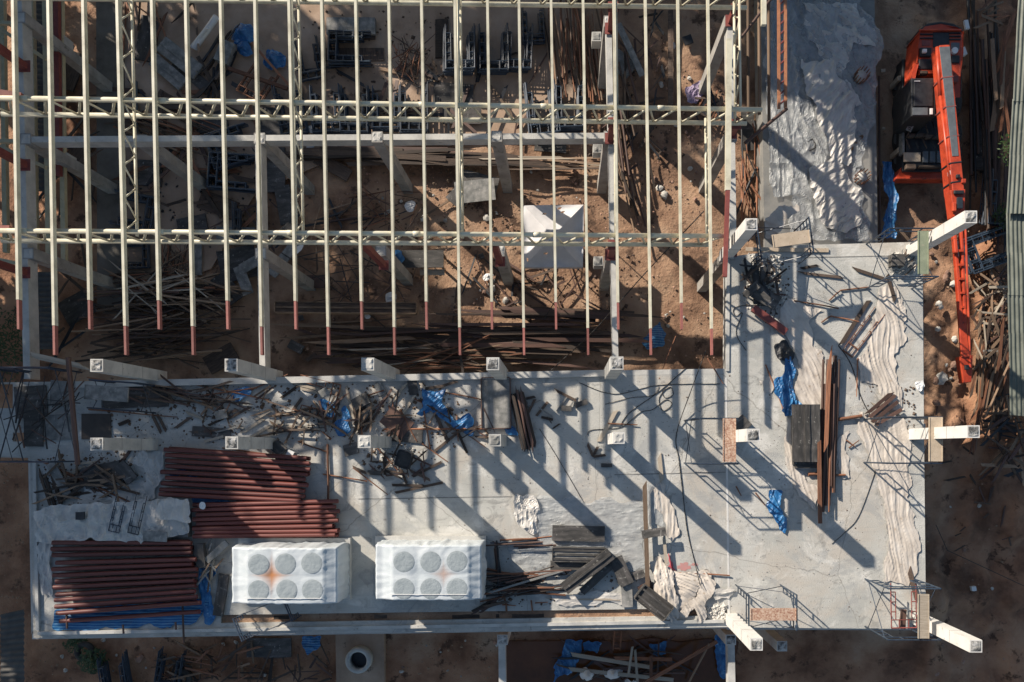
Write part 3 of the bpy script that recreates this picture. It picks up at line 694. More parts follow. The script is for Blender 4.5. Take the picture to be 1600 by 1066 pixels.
# ================================================================== WRAPPED AIR UNITS
def ac_unit(x0, y0, x1, y1, fans, stain, padpx, label):
    H_ = 1.75; a = W(x0, y1, H_); b = W(x1, y0, H_); c = (a+b)/2; sx, sy = (b.x-a.x)/2, (b.y-a.y)/2
    pw = W(padpx[2], padpx[1], .22); pv = W(padpx[0], padpx[3], .22)
    pad = MB(); pad.box(pv.x, pv.y, 0.004, pw.x, pw.y, .22)
    solo('equipment_plinth', pad, 'conc', 'low concrete plinth under the wrapped air unit '+('with the strong stain' if x0 < 500 else 'with the faint stain'), 'plinth', 'plinths under the wrapped units')
    t = thing('wrapped_air_unit', label, 'air conditioner', 'wrapped rooftop units', (c.x, c.y, .22))
    mb = MB(); n, m_ = 60, 36
    F_ = [(W(fx, fy, H_)-c) for fx, fy in fans]; fr = PX(16.3, H_)
    def P(i, j):
        x = -1+2*i/n; y = -1+2*j/m_; ex = max(abs(x), abs(y)); return x, y
    vs = []; hz = H_-.22
    for j in range(m_+1):
        for i in range(n+1):
            x, y = -1+2*i/n, -1+2*j/m_; X, Y = x*sx, y*sy
            r_ = math.hypot(X, Y); an = math.atan2(Y, X)
            near = min(math.hypot(X-f.x, Y-f.y)/fr for f in F_)
            edge = min(sx-abs(X), sy-abs(Y))
            z = hz + .012*noise.noise((X*2.2, Y*2.2, x0)) + .045*abs(noise.noise((an*6, r_*.6, x0+3)))*min(1, r_*.7) 
            if near < 1.1: z = hz + .01*noise.noise((X*2.2, Y*2.2, x0))
            if near > 1.1: z -= .05*min(1, (near-1.02)*2)*(0.5+.5*noise.noise((X*1.5, Y*1.5, 9)))
            if abs(X) > F_[2].x+fr+.05 if X > 0 else X < F_[0].x-fr-.05: z -= .16*min(1, (abs(X)-abs(F_[2].x if X > 0 else F_[0].x)-fr)/.4)
            vs.append((X + (.03*noise.noise((Y*4, 1, x0)) if abs(x) > .99 else 0), Y+(.03*noise.noise((X*4, 2, x0)) if abs(y) > .99 else 0), z))
    fs = [(j*(n+1)+i, j*(n+1)+i+1, (j+1)*(n+1)+i+1, (j+1)*(n+1)+i) for j in range(m_) for i in range(n)]
    mb.add(vs, fs)
    # hanging sides with folds
    ring = [j*(n+1) if False else i for i in range(n+1)] + [j*(n+1)+n for j in range(1, m_+1)] + [m_*(n+1)+i for i in range(n-1, -1, -1)] + [j*(n+1) for j in range(m_-1, 0, -1)]
    K = 7; base = []
    for k in range(1, K+1):
        row = []
        for q, vi in enumerate(ring):
            v = Vector(vs[vi]); o_ = Vector((v.x/sx, v.y/sy, 0)); o_.normalize()
            bul = .10*math.sin(math.pi*k/K*.9)*(.4+noise.noise((q*.09, k*.3, x0)))+.05*noise.noise((q*.35, k*.15, x0+2))
            row.append(len(mb.v)); mb.v.append((v.x+o_.x*bul, v.y+o_.y*bul, v.z*(1-k/K)+.0))
        base.append(row)
    prev = ring
    for row in base:
        for q in range(len(ring)):
            p = (q+1) % len(ring); mb.f.append((prev[q], row[q], row[p], prev[p]))
        prev = row
    wrap_o = link('plastic_wrap', mb, 'wrap', t, True)
    for f in F_:
        mb = MB(); nn = 40; kk = 7; vs = []
        for k in range(kk+1):
            for i in range(nn):
                an = 2*math.pi*i/nn; rr = fr*k/kk; X, Y = f.x+rr*math.cos(an), f.y+rr*math.sin(an)
                vs.append((X, Y, hz+.014+.007*abs(noise.noise((X*6, Y*3, x0))) - (.008 if k == kk else 0)))
        fs = [(k*nn+i, (k+1)*nn+i, (k+1)*nn+(i+1) % nn, k*nn+(i+1) % nn) for k in range(kk) for i in range(nn)]
        mb.add(vs, fs); link('fan_outlet', mb, 'wrapgrey', t, True)
    for yy in (y1-9,):
        mb = MB(); p = W(x0+24, yy, H_)-c; q = W(x1-22, yy, H_)-c; mb.beam((p.x,p.y,hz+.03), (q.x,q.y,hz+.03), .02, .02); link('strap', mb, 'white', t)
    if stain:    # rust stain soaked into the wrap: a four-pointed blot in the wrap's own material
        s = W(*stain[:2], H_)-c; wm = M['wrap'].copy(); wm.name = 'stained_wrap'; N = wm.node_tree.nodes; L = wm.node_tree.links; bs = N['Principled BSDF']; cur = bs.inputs['Base Color'].links[0].from_socket
        tcn = N.new('ShaderNodeTexCoord'); mp = N.new('ShaderNodeMapping'); mp.inputs['Location'].default_value = (-s.x, -s.y, 0); L.new(tcn.outputs['Object'], mp.inputs[0]); sx_ = N.new('ShaderNodeSeparateXYZ'); L.new(mp.outputs[0], sx_.inputs[0])
        tot = None
        for ax in ('X', 'Y'):
            ab = N.new('ShaderNodeMath'); ab.operation = 'ABSOLUTE'; L.new(sx_.outputs[ax], ab.inputs[0]); pw = N.new('ShaderNodeMath'); pw.operation = 'POWER'; L.new(ab.outputs[0], pw.inputs[0]); pw.inputs[1].default_value = .62
            if tot is None: tot = pw.outputs[0]
            else: ad = N.new('ShaderNodeMath'); L.new(tot, ad.inputs[0]); L.new(pw.outputs[0], ad.inputs[1]); tot = ad.outputs[0]
        rg = N.new('ShaderNodeMapRange'); rg.interpolation_type = 'SMOOTHSTEP'; rg.inputs['From Min'].default_value = .12; rg.inputs['From Max'].default_value = stain[2]; rg.inputs['To Min'].default_value = stain[3]; rg.inputs['To Max'].default_value = 0; L.new(tot, rg.inputs[0])
        x = N.new('ShaderNodeMixRGB'); L.new(rg.outputs[0], x.inputs[0]); L.new(cur, x.inputs[1]); x.inputs[2].default_value = (.50,.22,.09,1); L.new(x.outputs[0], bs.inputs['Base Color'])
        bpy.data.objects[wrap_o.name].data.materials[0] = wm
ac_unit(359,857,524,944, [(404,882),(446,881),(487,880),(404,923),(448,922),(488,922)], (424,899,1.0,1.0), (372,841,547,938), 'white wrapped rooftop air unit with a strong orange stain, beside the red tubes')
ac_unit(585,853,751,938, [(631,878),(673,878),(714,877),(631,920),(673,920),(714,920)], (693,897,.80,.5), (586,838,759,934), 'white wrapped rooftop air unit with a faint orange stain, right of the pair')

# ================================================================== RED TUBE STACKS
def tube_stack(n, a0, a1, b0, b1, label, z=.10, r=.074, seed=1, group=None):
    """n tubes side by side from line a0-a1 (first) to line b0-b1 (last), photo points; two or three layers"""
    rr = random.Random(seed)
    for L_ in range(2):
        for i in range(n - (L_ == 0)*0):
            k = i/(n-1)
            p = (a0[0]+(b0[0]-a0[0])*k, a0[1]+(b0[1]-a0[1])*k); q = (a1[0]+(b1[0]-a1[0])*k, a1[1]+(b1[1]-a1[1])*k)
            j = rr.uniform(-5, 5); h = z+.02+L_*.17+rr.uniform(0, .03)
            stick('steel_tube', 'board' if False else 'pole', (p[0]+j, p[1]+rr.uniform(-1.2, 1.2)), (q[0]+j+rr.uniform(-3, 3), q[1]+rr.uniform(-1.2, 1.2)), r*2, r*2, 'redtube', label, 'steel tube', group or label, h, h, var=0)
tube_stack(9, (262,702), (484,716), (254,773), (474,783), 'red primed steel tube in the upper stack, which tilts down to the right', seed=2)
tube_stack(8, (306,789), (526,783), (308,839), (528,836), 'red primed steel tube in the middle stack, right above the left wrapped unit', seed=3)
tube_stack(12, (86,848), (302,847), (94,958), (312,941), 'red primed steel tube in the lower stack above the blue tarp', seed=4, z=.2)
stick('steel_tube','pole',(96,970),(314,955),.15,.15,'redtube','single red primed tube lying apart on the blue tarp, nearest the slab edge','steel tube','red tube group',.16,.16,var=0)
for x0, y0, x1, y1, l in ((105,958,106,982,'short brown cross bearer at the left end of the blue tarp'),(286,945,288,1004,'long thin brown rod hanging over the slab edge below the lower tube stack'),(275,972,276,984,'short rusty stub beside the thin rod at the slab edge'),(193,976,194,990,'short rusty stub in the middle below the blue tarp')):
    stick('steel_rod','pole',(x0,y0),(x1,y1),.07,.07,'brown',l,'steel rod',None,.22,.25,var=0)

# ================================================================== SHEETS, TARPS, CLOTHS
def cloth(name, poly, m, label, cat, z=0.0, **k):
    soft = m in ('cloth', 'pinkred')
    if soft: k['f'] = k.get('f', 3)*1.9; k['amp'] = k.get('amp', .2)*.55; k['cell'] = .03; k.setdefault('crease', .25); k.setdefault('cf', 1.6); k['ratio'] = k.get('ratio', 4)*2.2
    elif m in ('blue', 'plastic'): k['f'] = k.get('f', 3)*1.2; k.setdefault('cf', 2.6); k.setdefault('crease', 1.6); k['cell'] = k.get('cell', .045); k['amp'] = k.get('amp', .2)*.8; k['ratio'] = k.get('ratio', 5)*1.5
    elif m == 'film': k['f'] = k.get('f', 3)*1.2; k.setdefault('cf', 1.9); k.setdefault('crease', 1.5); k['amp'] = k.get('amp', .2)*.85; k['ratio'] = k.get('ratio', 5)*1.8; k['cell'] = .055
    mb = sheet(poly, z, **k); o = solo(name, mb, m, label, cat, smooth=soft, at=W(sum(p[0] for p in poly)/len(poly), sum(p[1] for p in poly)/len(poly), z)); return o
cloth('blue_tarp', [(86,952),(312,938),(330,935),(312,972),(240,978),(150,984),(86,984)], 'blue2','blue striped tarpaulin spread under the lower red tube stack','tarpaulin', ang=0, amp=.12, f=3, ratio=9, seed=1)
cloth('blue_tarp', [(316,880),(342,886),(332,912),(338,960),(330,975),(318,962),(310,920)], 'blue','narrow crumpled blue tarpaulin between the lower tubes and the left wrapped unit','tarpaulin', ang=75, amp=.25, seed=2)
cloth('blue_tarp', [(300,776),(360,780),(360,792),(300,790)], 'blue','thin blue strip showing between the two upper tube stacks','tarpaulin', ang=0, amp=.1, seed=22)
cloth('blue_tarp', [(262,735),(310,738),(308,746),(262,744)], 'blue','thin blue strip poking out between tubes of the upper stack','tarpaulin', z=.1, ang=0, amp=.08, seed=23)
cloth('blue_tarp', [(662,606),(676,612),(692,610),(690,628),(704,640),(712,655),(728,650),(745,662),(742,684),(728,682),(722,668),(702,662),(688,655),(676,640),(660,650),(652,648),(662,634),(656,616)], 'blue','long crinkled blue tarpaulin trailing towards the grey framed panel','tarpaulin', ang=-45, amp=.25, seed=3)
cloth('blue_tarp', [(540,634),(550,648),(552,662),(556,676),(540,682),(526,678),(524,662),(538,655),(532,642)], 'blue','curled blue tarpaulin just left of the column','tarpaulin', ang=60, amp=.25, seed=4)
cloth('blue_tarp', [(502,622),(520,630),(522,648),(504,650),(500,636)], 'blue','small blue tarpaulin under the rusty scaffold frame','tarpaulin', ang=90, amp=.12, seed=5)
cloth('blue_tarp', [(364,606),(392,602),(396,620),(374,626),(362,618)], 'blue','small blue tarpaulin in the shade right of the upper left columns','tarpaulin', ang=30, amp=.15, seed=6)
cloth('blue_tarp', [(790,664),(804,666),(808,678),(796,682),(788,676)], 'blue','small pale blue bag below the grey framed panel','tarpaulin', ang=30, amp=.18, seed=62)
cloth('blue_tarp', [(1228,560),(1240,560),(1238,590),(1240,604),(1238,618),(1254,632),(1238,638),(1236,654),(1224,652),(1222,630),(1210,620),(1212,598),(1220,585)], 'blue','tall crinkled blue tarpaulin above the board stack','tarpaulin', ang=80, amp=.3, seed=7)
cloth('blue_tarp', [(1198,768),(1222,768),(1216,785),(1228,812),(1226,834),(1214,824),(1204,800)], 'blue','blue tarpaulin twist lying alone on the lower right slab','tarpaulin', ang=-70, amp=.25, seed=8)
cloth('blue_tarp', [(1376,256),(1392,256),(1400,300),(1398,374),(1376,376),(1384,320)], 'blue','long blue tarpaulin strip between the concrete lane and the crane','tarpaulin', z=G+.5, ang=85, amp=.3, seed=9)
cloth('blue_tarp', [(1028,502),(1036,518),(1040,540),(1026,550),(1008,546),(1002,530),(1016,522)], 'blue2','blue striped sack on the soil under the right end of the purlins','tarpaulin', z=G+.18, ang=70, amp=.25, seed=10, lump=.5)
for i, (x, y, r_, l) in enumerate(((430,97,17,'round blue bundle beside the red barrier beam in the well'),(383,56,19,'shaded blue bundle up in the left part of the well'),(385,78,14,'smaller shaded blue bundle touching the larger one'),(622,402,12,'dark blue sack on the left end of the workbench'),(738,340,1,''))[:4]):
    cloth('blue_sack', [(x+r_*math.cos(a*.7), y+r_*math.sin(a*.7)*.95) for a in range(9)], 'blue', l, 'sack', z=G+(.2 if i < 3 else 1.15), ang=40, amp=.30, seed=30+i, lump=.45, f=4, ratio=2)
for P_, l, a_, s_ in (([(886,1000),(908,998),(905,1030),(890,1045),(866,1066),(872,1030)],'crumpled blue tarpaulin over the muddy water, left of the timber lattice',75,40),([(1116,990),(1140,1000),(1140,1056),(1128,1060),(1114,1025)],'blue and silver tarpaulin beside the bottom right beam',80,41),
      ([(478,992),(505,992),(500,1012),(482,1022),(474,1010)],'striped blue tarpaulin on the soil below the gutter',30,42),([(912,998),(938,1000),(936,1020),(914,1016)],'small blue tarpaulin right of the larger one in the mud',60,43),([(1015,1006),(1040,1002),(1040,1026),(1020,1026)],'dark blue sheet behind the timber lattice',50,44)):
    cloth('blue_tarp', P_, 'blue' if s_ != 42 else 'blue2', l, 'tarpaulin', z=G+.30, ang=a_, amp=.3, seed=s_)
# cream / white cloths on the slab
cloth('cream_cloth', [(1372,450),(1392,444),(1400,462),(1412,470),(1414,500),(1408,540),(1396,560),(1400,600),(1414,640),(1384,640),(1372,600),(1340,596),(1346,560),(1362,530),(1364,490)], 'cloth','long gathered cream cloth on the upper right slab','plastic sheet', ang=80, amp=.30, f=3.2, ratio=8, seed=50)
cloth('cream_cloth', [(1340,640),(1368,650),(1395,640),(1420,660),(1424,740),(1420,790),(1434,830),(1436,880),(1420,915),(1396,908),(1375,905),(1386,860),(1382,800),(1372,740),(1352,700),(1338,670)], 'cloth','wide pleated cream cloth trailing down to the corner scaffold','plastic sheet', ang=78, amp=.26, f=4, ratio=10, seed=51)
cloth('cream_cloth', [(1230,470),(1262,478),(1285,482),(1262,505),(1268,535),(1284,555),(1296,580),(1290,610),(1284,640),(1246,634),(1240,600),(1248,565),(1236,540),(1222,520),(1216,500)], 'cloth','torn cream cloth between the brown beam and the board stack','plastic sheet', ang=60, amp=.28, f=3, ratio=4, seed=52)
cloth('cream_cloth', [(1228,655),(1240,654),(1240,700),(1246,735),(1262,750),(1276,760),(1278,800),(1252,780),(1236,750),(1226,710)], 'cloth','cream cloth curling under the lower end of the board stack','plastic sheet', ang=80, amp=.22, seed=53)
cloth('cream_cloth', [(1308,690),(1328,670),(1322,700),(1326,750),(1314,745)], 'cloth','narrow cream cloth beside the lower rusty pipes','plastic sheet', ang=80, amp=.18, seed=54)
cloth('cream_cloth', [(1184,592),(1208,590),(1212,604),(1204,618),(1190,616)], 'cloth','small wrinkled cream rag left of the tall blue tarpaulin','plastic sheet', ang=50, amp=.2, seed=55, f=5, ratio=2)
cloth('cream_cloth', [(1012,878),(1034,868),(1048,890),(1056,925),(1060,960),(1050,978),(1036,965),(1022,935)], 'cloth','left upright bundle of the cream cloth heap at the end of the gutter','plastic sheet', ang=75, amp=.55, f=3, ratio=3, seed=56, lump=.2)
cloth('cream_cloth', [(1046,893),(1078,893),(1106,888),(1112,905),(1092,912),(1086,930),(1072,955),(1058,958),(1056,925)], 'cloth','middle folds of the cream cloth heap under the end of the long cable','plastic sheet', ang=25, amp=.5, f=3, ratio=3.5, seed=561, lump=.12)
cloth('cream_cloth', [(1104,890),(1118,912),(1112,926),(1100,935),(1102,968),(1092,976),(1086,950),(1070,965),(1062,960),(1082,925),(1094,908)], 'cloth','right slanting folds of the cream cloth heap, ending in a hanging tip','plastic sheet', ang=58, amp=.6, f=3, ratio=4, seed=562, lump=.15)
cloth('cream_cloth', [(1112,922),(1132,914),(1150,918),(1140,932),(1118,940)], 'plastic','small white tatter right of the cream cloth heap by the bottom scaffold','plastic sheet', ang=20, amp=.3, seed=563)
cloth('cream_cloth', [(1026,752),(1040,756),(1046,780),(1056,812),(1062,836),(1050,846),(1040,836),(1036,800),(1022,790)], 'cloth','white gathered cloth hanging beside the upright planks','plastic sheet', ang=80, amp=.3, seed=57)
cloth('cream_cloth', [(806,768),(836,775),(842,796),(832,810),(845,830),(835,838),(812,820),(800,800)], 'plastic','ragged white plastic knot at the left end of the clear film','plastic sheet', ang=60, amp=.3, seed=58, f=4, ratio=2)
cloth('stained_cloth', [(1042,862),(1050,878),(1058,892),(1066,902),(1054,902),(1044,886)], 'pinkred','small cloth stained bright red above the cream cloth heap','rag', ang=60, amp=.2, seed=59)
cloth('clear_film', [(830,775),(880,780),(1005,782),(1006,830),(1000,850),(1008,890),(950,900),(870,890),(830,900),(800,880),(795,850),(840,835),(838,800)], 'film','wide clear plastic film spread around the black formwork boards','plastic film', ang=5, amp=.12, f=2.4, ratio=4, seed=60)
cloth('clear_film', [(1008,756),(1036,756),(1034,826),(1010,824)], 'film','narrow clear film between the upright timber and the white cloth','plastic film', ang=85, amp=.1, seed=61)
cloth('clear_film', [(860,935),(900,925),(975,928),(972,940),(870,948)], 'plastic','long white film strip below the black formwork boards','plastic film', ang=3, amp=.12, seed=63, ratio=9)
# covered crates at left
crate = thing('covered_crates', 'grey white crumpled plastic pulled over low crates above the lower tube stack', 'covered crates', None, W(150,810,0))
for nm, P_, lz in (('plastic_cover', [(66,800),(100,788),(190,782),(244,782),(262,778),(300,782),(304,832),(240,845),(66,842)], .35),):
    mb = sheet(P_, 0, amp=.28, ang=70, f=2.2, ratio=2.5, seed=70, base=.30, lump=.25, crease=1.3, cf=2.2); recentre(mb, crate.location); link(nm, mb, 'plastic', crate)
for x0, y0, x1, y1 in ((70,804,118,840),(124,800,168,840),(172,798,238,840),(244,796,300,838)):
    a = W(x0, y1, 0)-crate.location; b = W(x1, y0, 0)-crate.location; mb = MB(); mb.box(a.x, a.y, .004, b.x, b.y, .30); link('crate', mb, 'greyboard', crate)
cloth('white_plastic', [(62,835),(84,840),(84,925),(66,930),(60,880)], 'plastic','crumpled white plastic along the left edge of the lower tubes','plastic sheet', ang=85, amp=.22, seed=71)
cloth('white_plastic', [(252,782),(292,778),(302,800),(300,816),(252,812),(246,800)], 'plastic','white translucent bag with vertical pleats beside the middle tubes','plastic bag', z=.6, ang=85, amp=.25, f=4, ratio=7, seed=72)
cloth('white_plastic', [(226,702),(252,706),(256,740),(244,780),(200,790),(205,770),(228,760),(232,735),(210,720)], 'plastic','grey white folded plastic left of the upper tube stack','plastic sheet', ang=70, amp=.28, seed=73)
cloth('white_plastic', [(130,760),(226,752),(232,782),(120,790)], 'plastic','flat grey plastic under the broken timber at left','plastic sheet', ang=20, amp=.15, seed=74)
# clear / white sheets in the lane
cloth('clear_film', [(1236,-30),(1345,-30),(1345,12),(1376,50),(1376,84),(1366,110),(1362,190),(1350,250),(1346,300),(1352,340),(1358,377),(1230,377),(1236,330),(1240,250),(1238,200),(1240,140),(1234,60)], 'film','wide clear plastic sheeting over the concrete lane, largest piece','plastic film', z=LZ, ang=62, amp=.34, f=1.8, ratio=2.5, seed=80)
cloth('clear_film', [(1250,90),(1300,100),(1330,150),(1336,210),(1322,262),(1300,250),(1280,190),(1262,150)], 'plastic','creased white plastic lying over the middle of the concrete lane','plastic film', z=LZ+.12, ang=-52, amp=.3, f=1.8, ratio=4, seed=801)
cloth('clear_film', [(1262,262),(1310,250),(1340,300),(1345,345),(1320,366),(1284,352),(1270,310)], 'plastic','creased white plastic lying over the lower end of the concrete lane','plastic film', z=LZ+.12, ang=-40, amp=.3, f=1.8, ratio=4, seed=802)
cloth('white_plastic', [(1254,8),(1330,10),(1366,52),(1370,78),(1330,72),(1320,110),(1300,130),(1286,96),(1262,60)], 'plastic','white crumpled plastic at the top of the concrete lane','plastic sheet', z=LZ, ang=40, amp=.35, f=2.4, ratio=4, seed=81)
cloth('clear_film', [(1192,-30),(1238,-30),(1244,120),(1250,230),(1246,300),(1204,310),(1196,150)], 'film','clear film hanging behind the orange ladder','plastic film', z=LZ, ang=85, amp=.35, f=2, ratio=6, seed=82)
cloth('cream_cloth', [(1196,345),(1216,328),(1246,320),(1250,330),(1226,345),(1206,372),(1196,372)], 'cloth','cream cloth draped at the lane end beside the slab edge','plastic sheet', z=-1.5, ang=35, amp=.25, seed=83)
cloth('white_plastic', [(1320,128),(1330,140),(1344,160),(1330,166),(1318,158),(1300,120)], 'plastic','small white plastic tail left of the upper rebar starter ring','plastic sheet', z=LZ+.02, ang=-50, amp=.2, seed=84)
cloth('white_sheet', [(456,386),(474,380),(480,384),(462,400),(458,397)], 'white','bright white sheet in the dark pit under the lower truss','sheet', z=-2.5, ang=30, amp=.03, seed=85)
cloth('purple_rag', [(1072,138),(1090,130),(1100,150),(1088,165),(1074,162)], 'purple','purple and white rag heap by the column foot, upper right of the well','rag', z=G+.2, ang=50, amp=.35, seed=86, f=5, ratio=2)
for x, y, s_, l in ((640,322,10,'white torn bag among thin rods below the thin concrete beam'),(612,466,11,'white bag by the long brown form beam'),(572,492,6,'small white bag under the brown form beam'),(763,432,7,'pale purple bag by the column foot right of centre'),(487,205,9,'white wire bundle below the frame row'),(486,228,9,'white plastic scrap under the thin concrete beam'),(1195,200,9,'white scrap by the scaffold poles')):
    cloth('bag', [(x+s_*math.cos(a*.8), y+s_*.8*math.sin(a*.8)) for a in range(8)], 'white', l, 'bag', z=G+.22, ang=40, amp=.25, seed=int(x), f=5, ratio=2, lump=.1)
for x, y, s_, l in ((918,1052,13,'large white sack at the bottom edge, left of two'),(956,1050,15,'large white sack at the bottom edge, right of two'),(985,1064,8,'small white sack at the bottom edge')):
    cloth('sack', [(x+s_*math.cos(a*.8), y+s_*.8*math.sin(a*.8)) for a in range(8)], 'white', l, 'sack', z=G+.3, ang=40, amp=.2, seed=int(x), f=3, ratio=2, lump=.5)
cloth('red_white_bag', [(1428,598),(1440,594),(1441,606),(1436,618),(1428,612)], 'white','small red and white bag at the right slab edge','bag', ang=60, amp=.2, seed=90, f=6, ratio=2)
cloth('black_bag', [(1212,542),(1226,535),(1240,548),(1236,562),(1216,564),(1210,552)], 'black','black plastic bag above the tall blue tarpaulin','bag', ang=60, amp=.3, seed=91, f=4, ratio=2, lump=.15)
cloth('glass_bag', [(318,782),(324,790),(320,800),(313,798),(312,788)], 'white','pale blue plastic cup-shaped bag on the middle tube stack','bag', z=.5, ang=60, amp=.15, seed=92, f=4, ratio=2)
# ================================================================== BOARDS AND LOOSE TIMBER ON THE SLAB
def board(cx, cy, lpx, wpx, ang, m, label, z=.03, th=.06, name='formwork_panel', cat='board', battens=0, group=None, frame_m=None):
    c = W(cx, cy, z+th); L_ = PX(lpx, z+th); w_ = PX(wpx, z+th)
    t = thing(name, label, cat, group, (c.x, c.y, z)) if battens or frame_m else None
    mb = MB(); n = max(2, int(L_/.35)); vs = []
    r = random.Random(int(cx*7+cy))
    for i in range(n+1):
        x = -L_/2+L_*i/n; q = r.uniform(-.012, .012); s = r.uniform(-.01, .01)
        vs += [(x, -w_/2+q, s), (x, w_/2+q, s), (x, w_/2+q, th+s), (x, -w_/2+q, th+s)]
    fs = [(3,2,1,0), tuple(4*n+i for i in range(4))]
    for i in range(n):
        for k in range(4): fs.append((4*i+k, 4*i+(k+1) % 4, 4*i+4+(k+1) % 4, 4*i+4+k))
    mb.add(vs, fs)
    if t is None:
        o = link(name, mb, m); o.location = (c.x, c.y, z); o.rotation_euler = (0, 0, R(ang)); return tag(o, label, cat, group)
    t.rotation_euler = (0, 0, R(ang)); link('sheet', mb, m, t)
    fm = frame_m or m
    for k in range(battens):
        y = -w_/2+w_*(k+.5)/battens; b = MB(); b.box(-L_/2+.02, y-.035, th+.003, L_/2-.02, y+.035, th+.05); link('batten', b, fm, t)
    if frame_m:
        for a_, b_ in (((-L_/2,-w_/2-.03),(L_/2,-w_/2)),((-L_/2,w_/2),(L_/2,w_/2+.03)),((-L_/2-.03,-w_/2),(-L_/2,w_/2)),((L_/2,-w_/2),(L_/2+.03,w_/2))):
            b = MB(); b.box(a_[0], a_[1], 0, b_[0], b_[1], th+.06); link('rim', b, frame_m, t)
    return t
board(775,630,78,44,-89,'greyboard','large grey cement smeared panel in a rusty rim below the central column',.05,.08,frame_m='brown',battens=0)
for i, (x, w_) in enumerate(((1249,21),(1262,8),(1273,17))):
    board(x,677,90,w_,-89.5,'ply','black speckled formwork board, %s strip of the stack beside the rusty pipes' % ('left','middle','right')[i],.30+.04*(i % 2),.10)
board(1260,680,92,40,-89.5,'ply','lowest black formwork panel under the board stack beside the rusty pipes',.04,.24)
board(1262,728,36,8,0,'ply','black sawn end sticking out below the board stack',.04,.2)
board(904,834,82,24,-1,'ply','black formwork panel lying alone on the clear film, uppermost of the group',.05,.14,battens=0)
board(905,867,82,20,-1,'greyboard','grey smeared formwork panel with rusty loops on its upper rim',.10,.2,battens=3,frame_m='ply')
board(896,884,72,14,-1,'ply','black smeared panel lying just under the grey one',.06,.14)
board(918,893,92,20,37,'ply','long black channel leaning diagonally across the grey panel',.36,.12,battens=1,group='steep channels')
board(932,905,62,12,42,'ply','narrow black board lying parallel below the diagonal channel',.12,.12)
board(971,893,46,22,-66,'ply','wide black board set steeply, left end of the scattered three',.20,.06)
board(986,902,44,12,16,'ply','black board pointing up to the right behind the steep wide one',.10,.06)
board(980,931,36,17,-88,'greyboard','upright black and grey board above the gutter',.06,.06)
board(1022,833,38,13,9,'ply','black board bridging the upright planks and white cloth',.42,.05)
board(1016,930,40,24,-62,'brown','rusty brown panel under the dark box at the gutter end',.05,.08)
board(1022,942,56,26,-38,'ply','dark box shaped form with two handles at the gutter end',.16,.22,battens=2,frame_m='ply')
board(620,660,44,32,-38,'brown','brown triangular looking panel under crossed pale planks',.04,.05)
board(632,680,56,22,-4,'ply','black panel under the long brown rod, right of the column',.02,.05)
board(630,718,20,24,-18,'ply','black box form standing below the column right of the tubes',.05,.4,frame_m='black')
board(548,702,22,18,14,'ply','black board tucked behind the column left of the framed panel',.03,.05)
board(434,700,22,18,-42,'ply','tilted black panel with a pale edge above the upper tube stack',.25,.05)
board(453,709,10,10,-30,'white','small white square panel above the upper tube stack',.25,.04)
board(594,608,20,12,-60,'greyboard','small grey board right of the small blue tarps, upper one',.03,.05)
board(563,627,26,18,28,'ply','small black box form right of the curled blue tarp',.05,.2)
board(506,613,14,12,35,'greyboard','small square grey board on the bent frames',.28,.04)
board(645,606,14,22,10,'ply','small black board left of the long blue tarp',.03,.05)
board(1160,663,22,22,44,'ply','black square plate set diamond-wise above the pale column base',.03,.12)
board(908,631,20,8,20,'ply','small black block, upper right of two by the dark pole bundle',.02,.12)
board(885,638,16,8,-4,'ply','small black block with holes, nearer to the dark pole bundle',.02,.12)
board(948,727,17,6,0,'ply','small black block below the lone square column',.02,.08)
board(585,739,22,7,-2,'ply','small black block below the column left of the framed panel',.02,.1)
board(210,619,104,36,2,'ply','wide dark sheet lying under the smeared scaffold deck',.03,.05)
board(150,667,46,40,0,'brownsheet','brown corrugated panel covering an opening, left part of the slab',.02,.03)
for k in range(5):
    pass
board(345,648,18,14,12,'greyboard','small grey square board on the littered strip',.04,.1)
board(330,676,60,16,-5,'ply','dark flat board right of the lower left column',.02,.04)
board(160,742,60,34,12,'ply','black board among the broken timber at left',.10,.08)
board(196,738,34,20,-50,'ply','small black panel on end by the folded plastic',.2,.05)
board(92,750,60,14,-62,'greyboard','grey plank leaning along the left kerb',.12,.06)
board(312,868,36,14,-84,'ply','black flat box at the right end of the lower tube stack',.2,.2)
board(345,930,66,16,82,'ply','black board standing beside the left wrapped unit',.05,.06)
board(338,862,44,10,42,'greyboard','grey plank leaning by the corner of the left wrapped unit',.3,.05)
board(242,838,38,16,-2,'greyboard','grey boards showing through the plastic covered crates',.58,.03)
board(125,806,14,12,0,'black','small black tray on the plastic covered crates',.62,.04)
board(1182,445,60,10,-88,'ply','upright black board at the left of the upper slab, left one',.12,.1)
board(1192,440,50,8,-92,'ply','upright black board at the left of the upper slab, right one',.12,.1)
board(1198,464,42,24,-30,'ply','black board heap over pale rubble on the upper slab',.25,.06)
board(1175,452,30,12,40,'ply','tilted black board in the black debris heap',.35,.05)
board(1404,406,20,18,0,'ply','black square box inside the top right scaffold',.05,.3)
board(1203,500,64,11,-37,'red','brownish pink steel box beam lying beside the pale cloth',.12,.14,name='steel_beam',cat='steel beam')
board(1230,390,130,6,-1,'tanboard','long pale timber strip lying along the top slab edge',.02,.04)
board(1412,968,30,8,85,'brown','dark timber prop end inside the corner tower',.3,.1)
for i, (x0, x1) in enumerate(((420,452),(585,618),(700,780),(800,850))):
    board((x0+x1)/2, 964.5-i*.6, x1-x0, 6, .7, 'darktimber', 'dark timber offcut lying in the gutter, %s from the left' % ORD[i], -.16, .05)
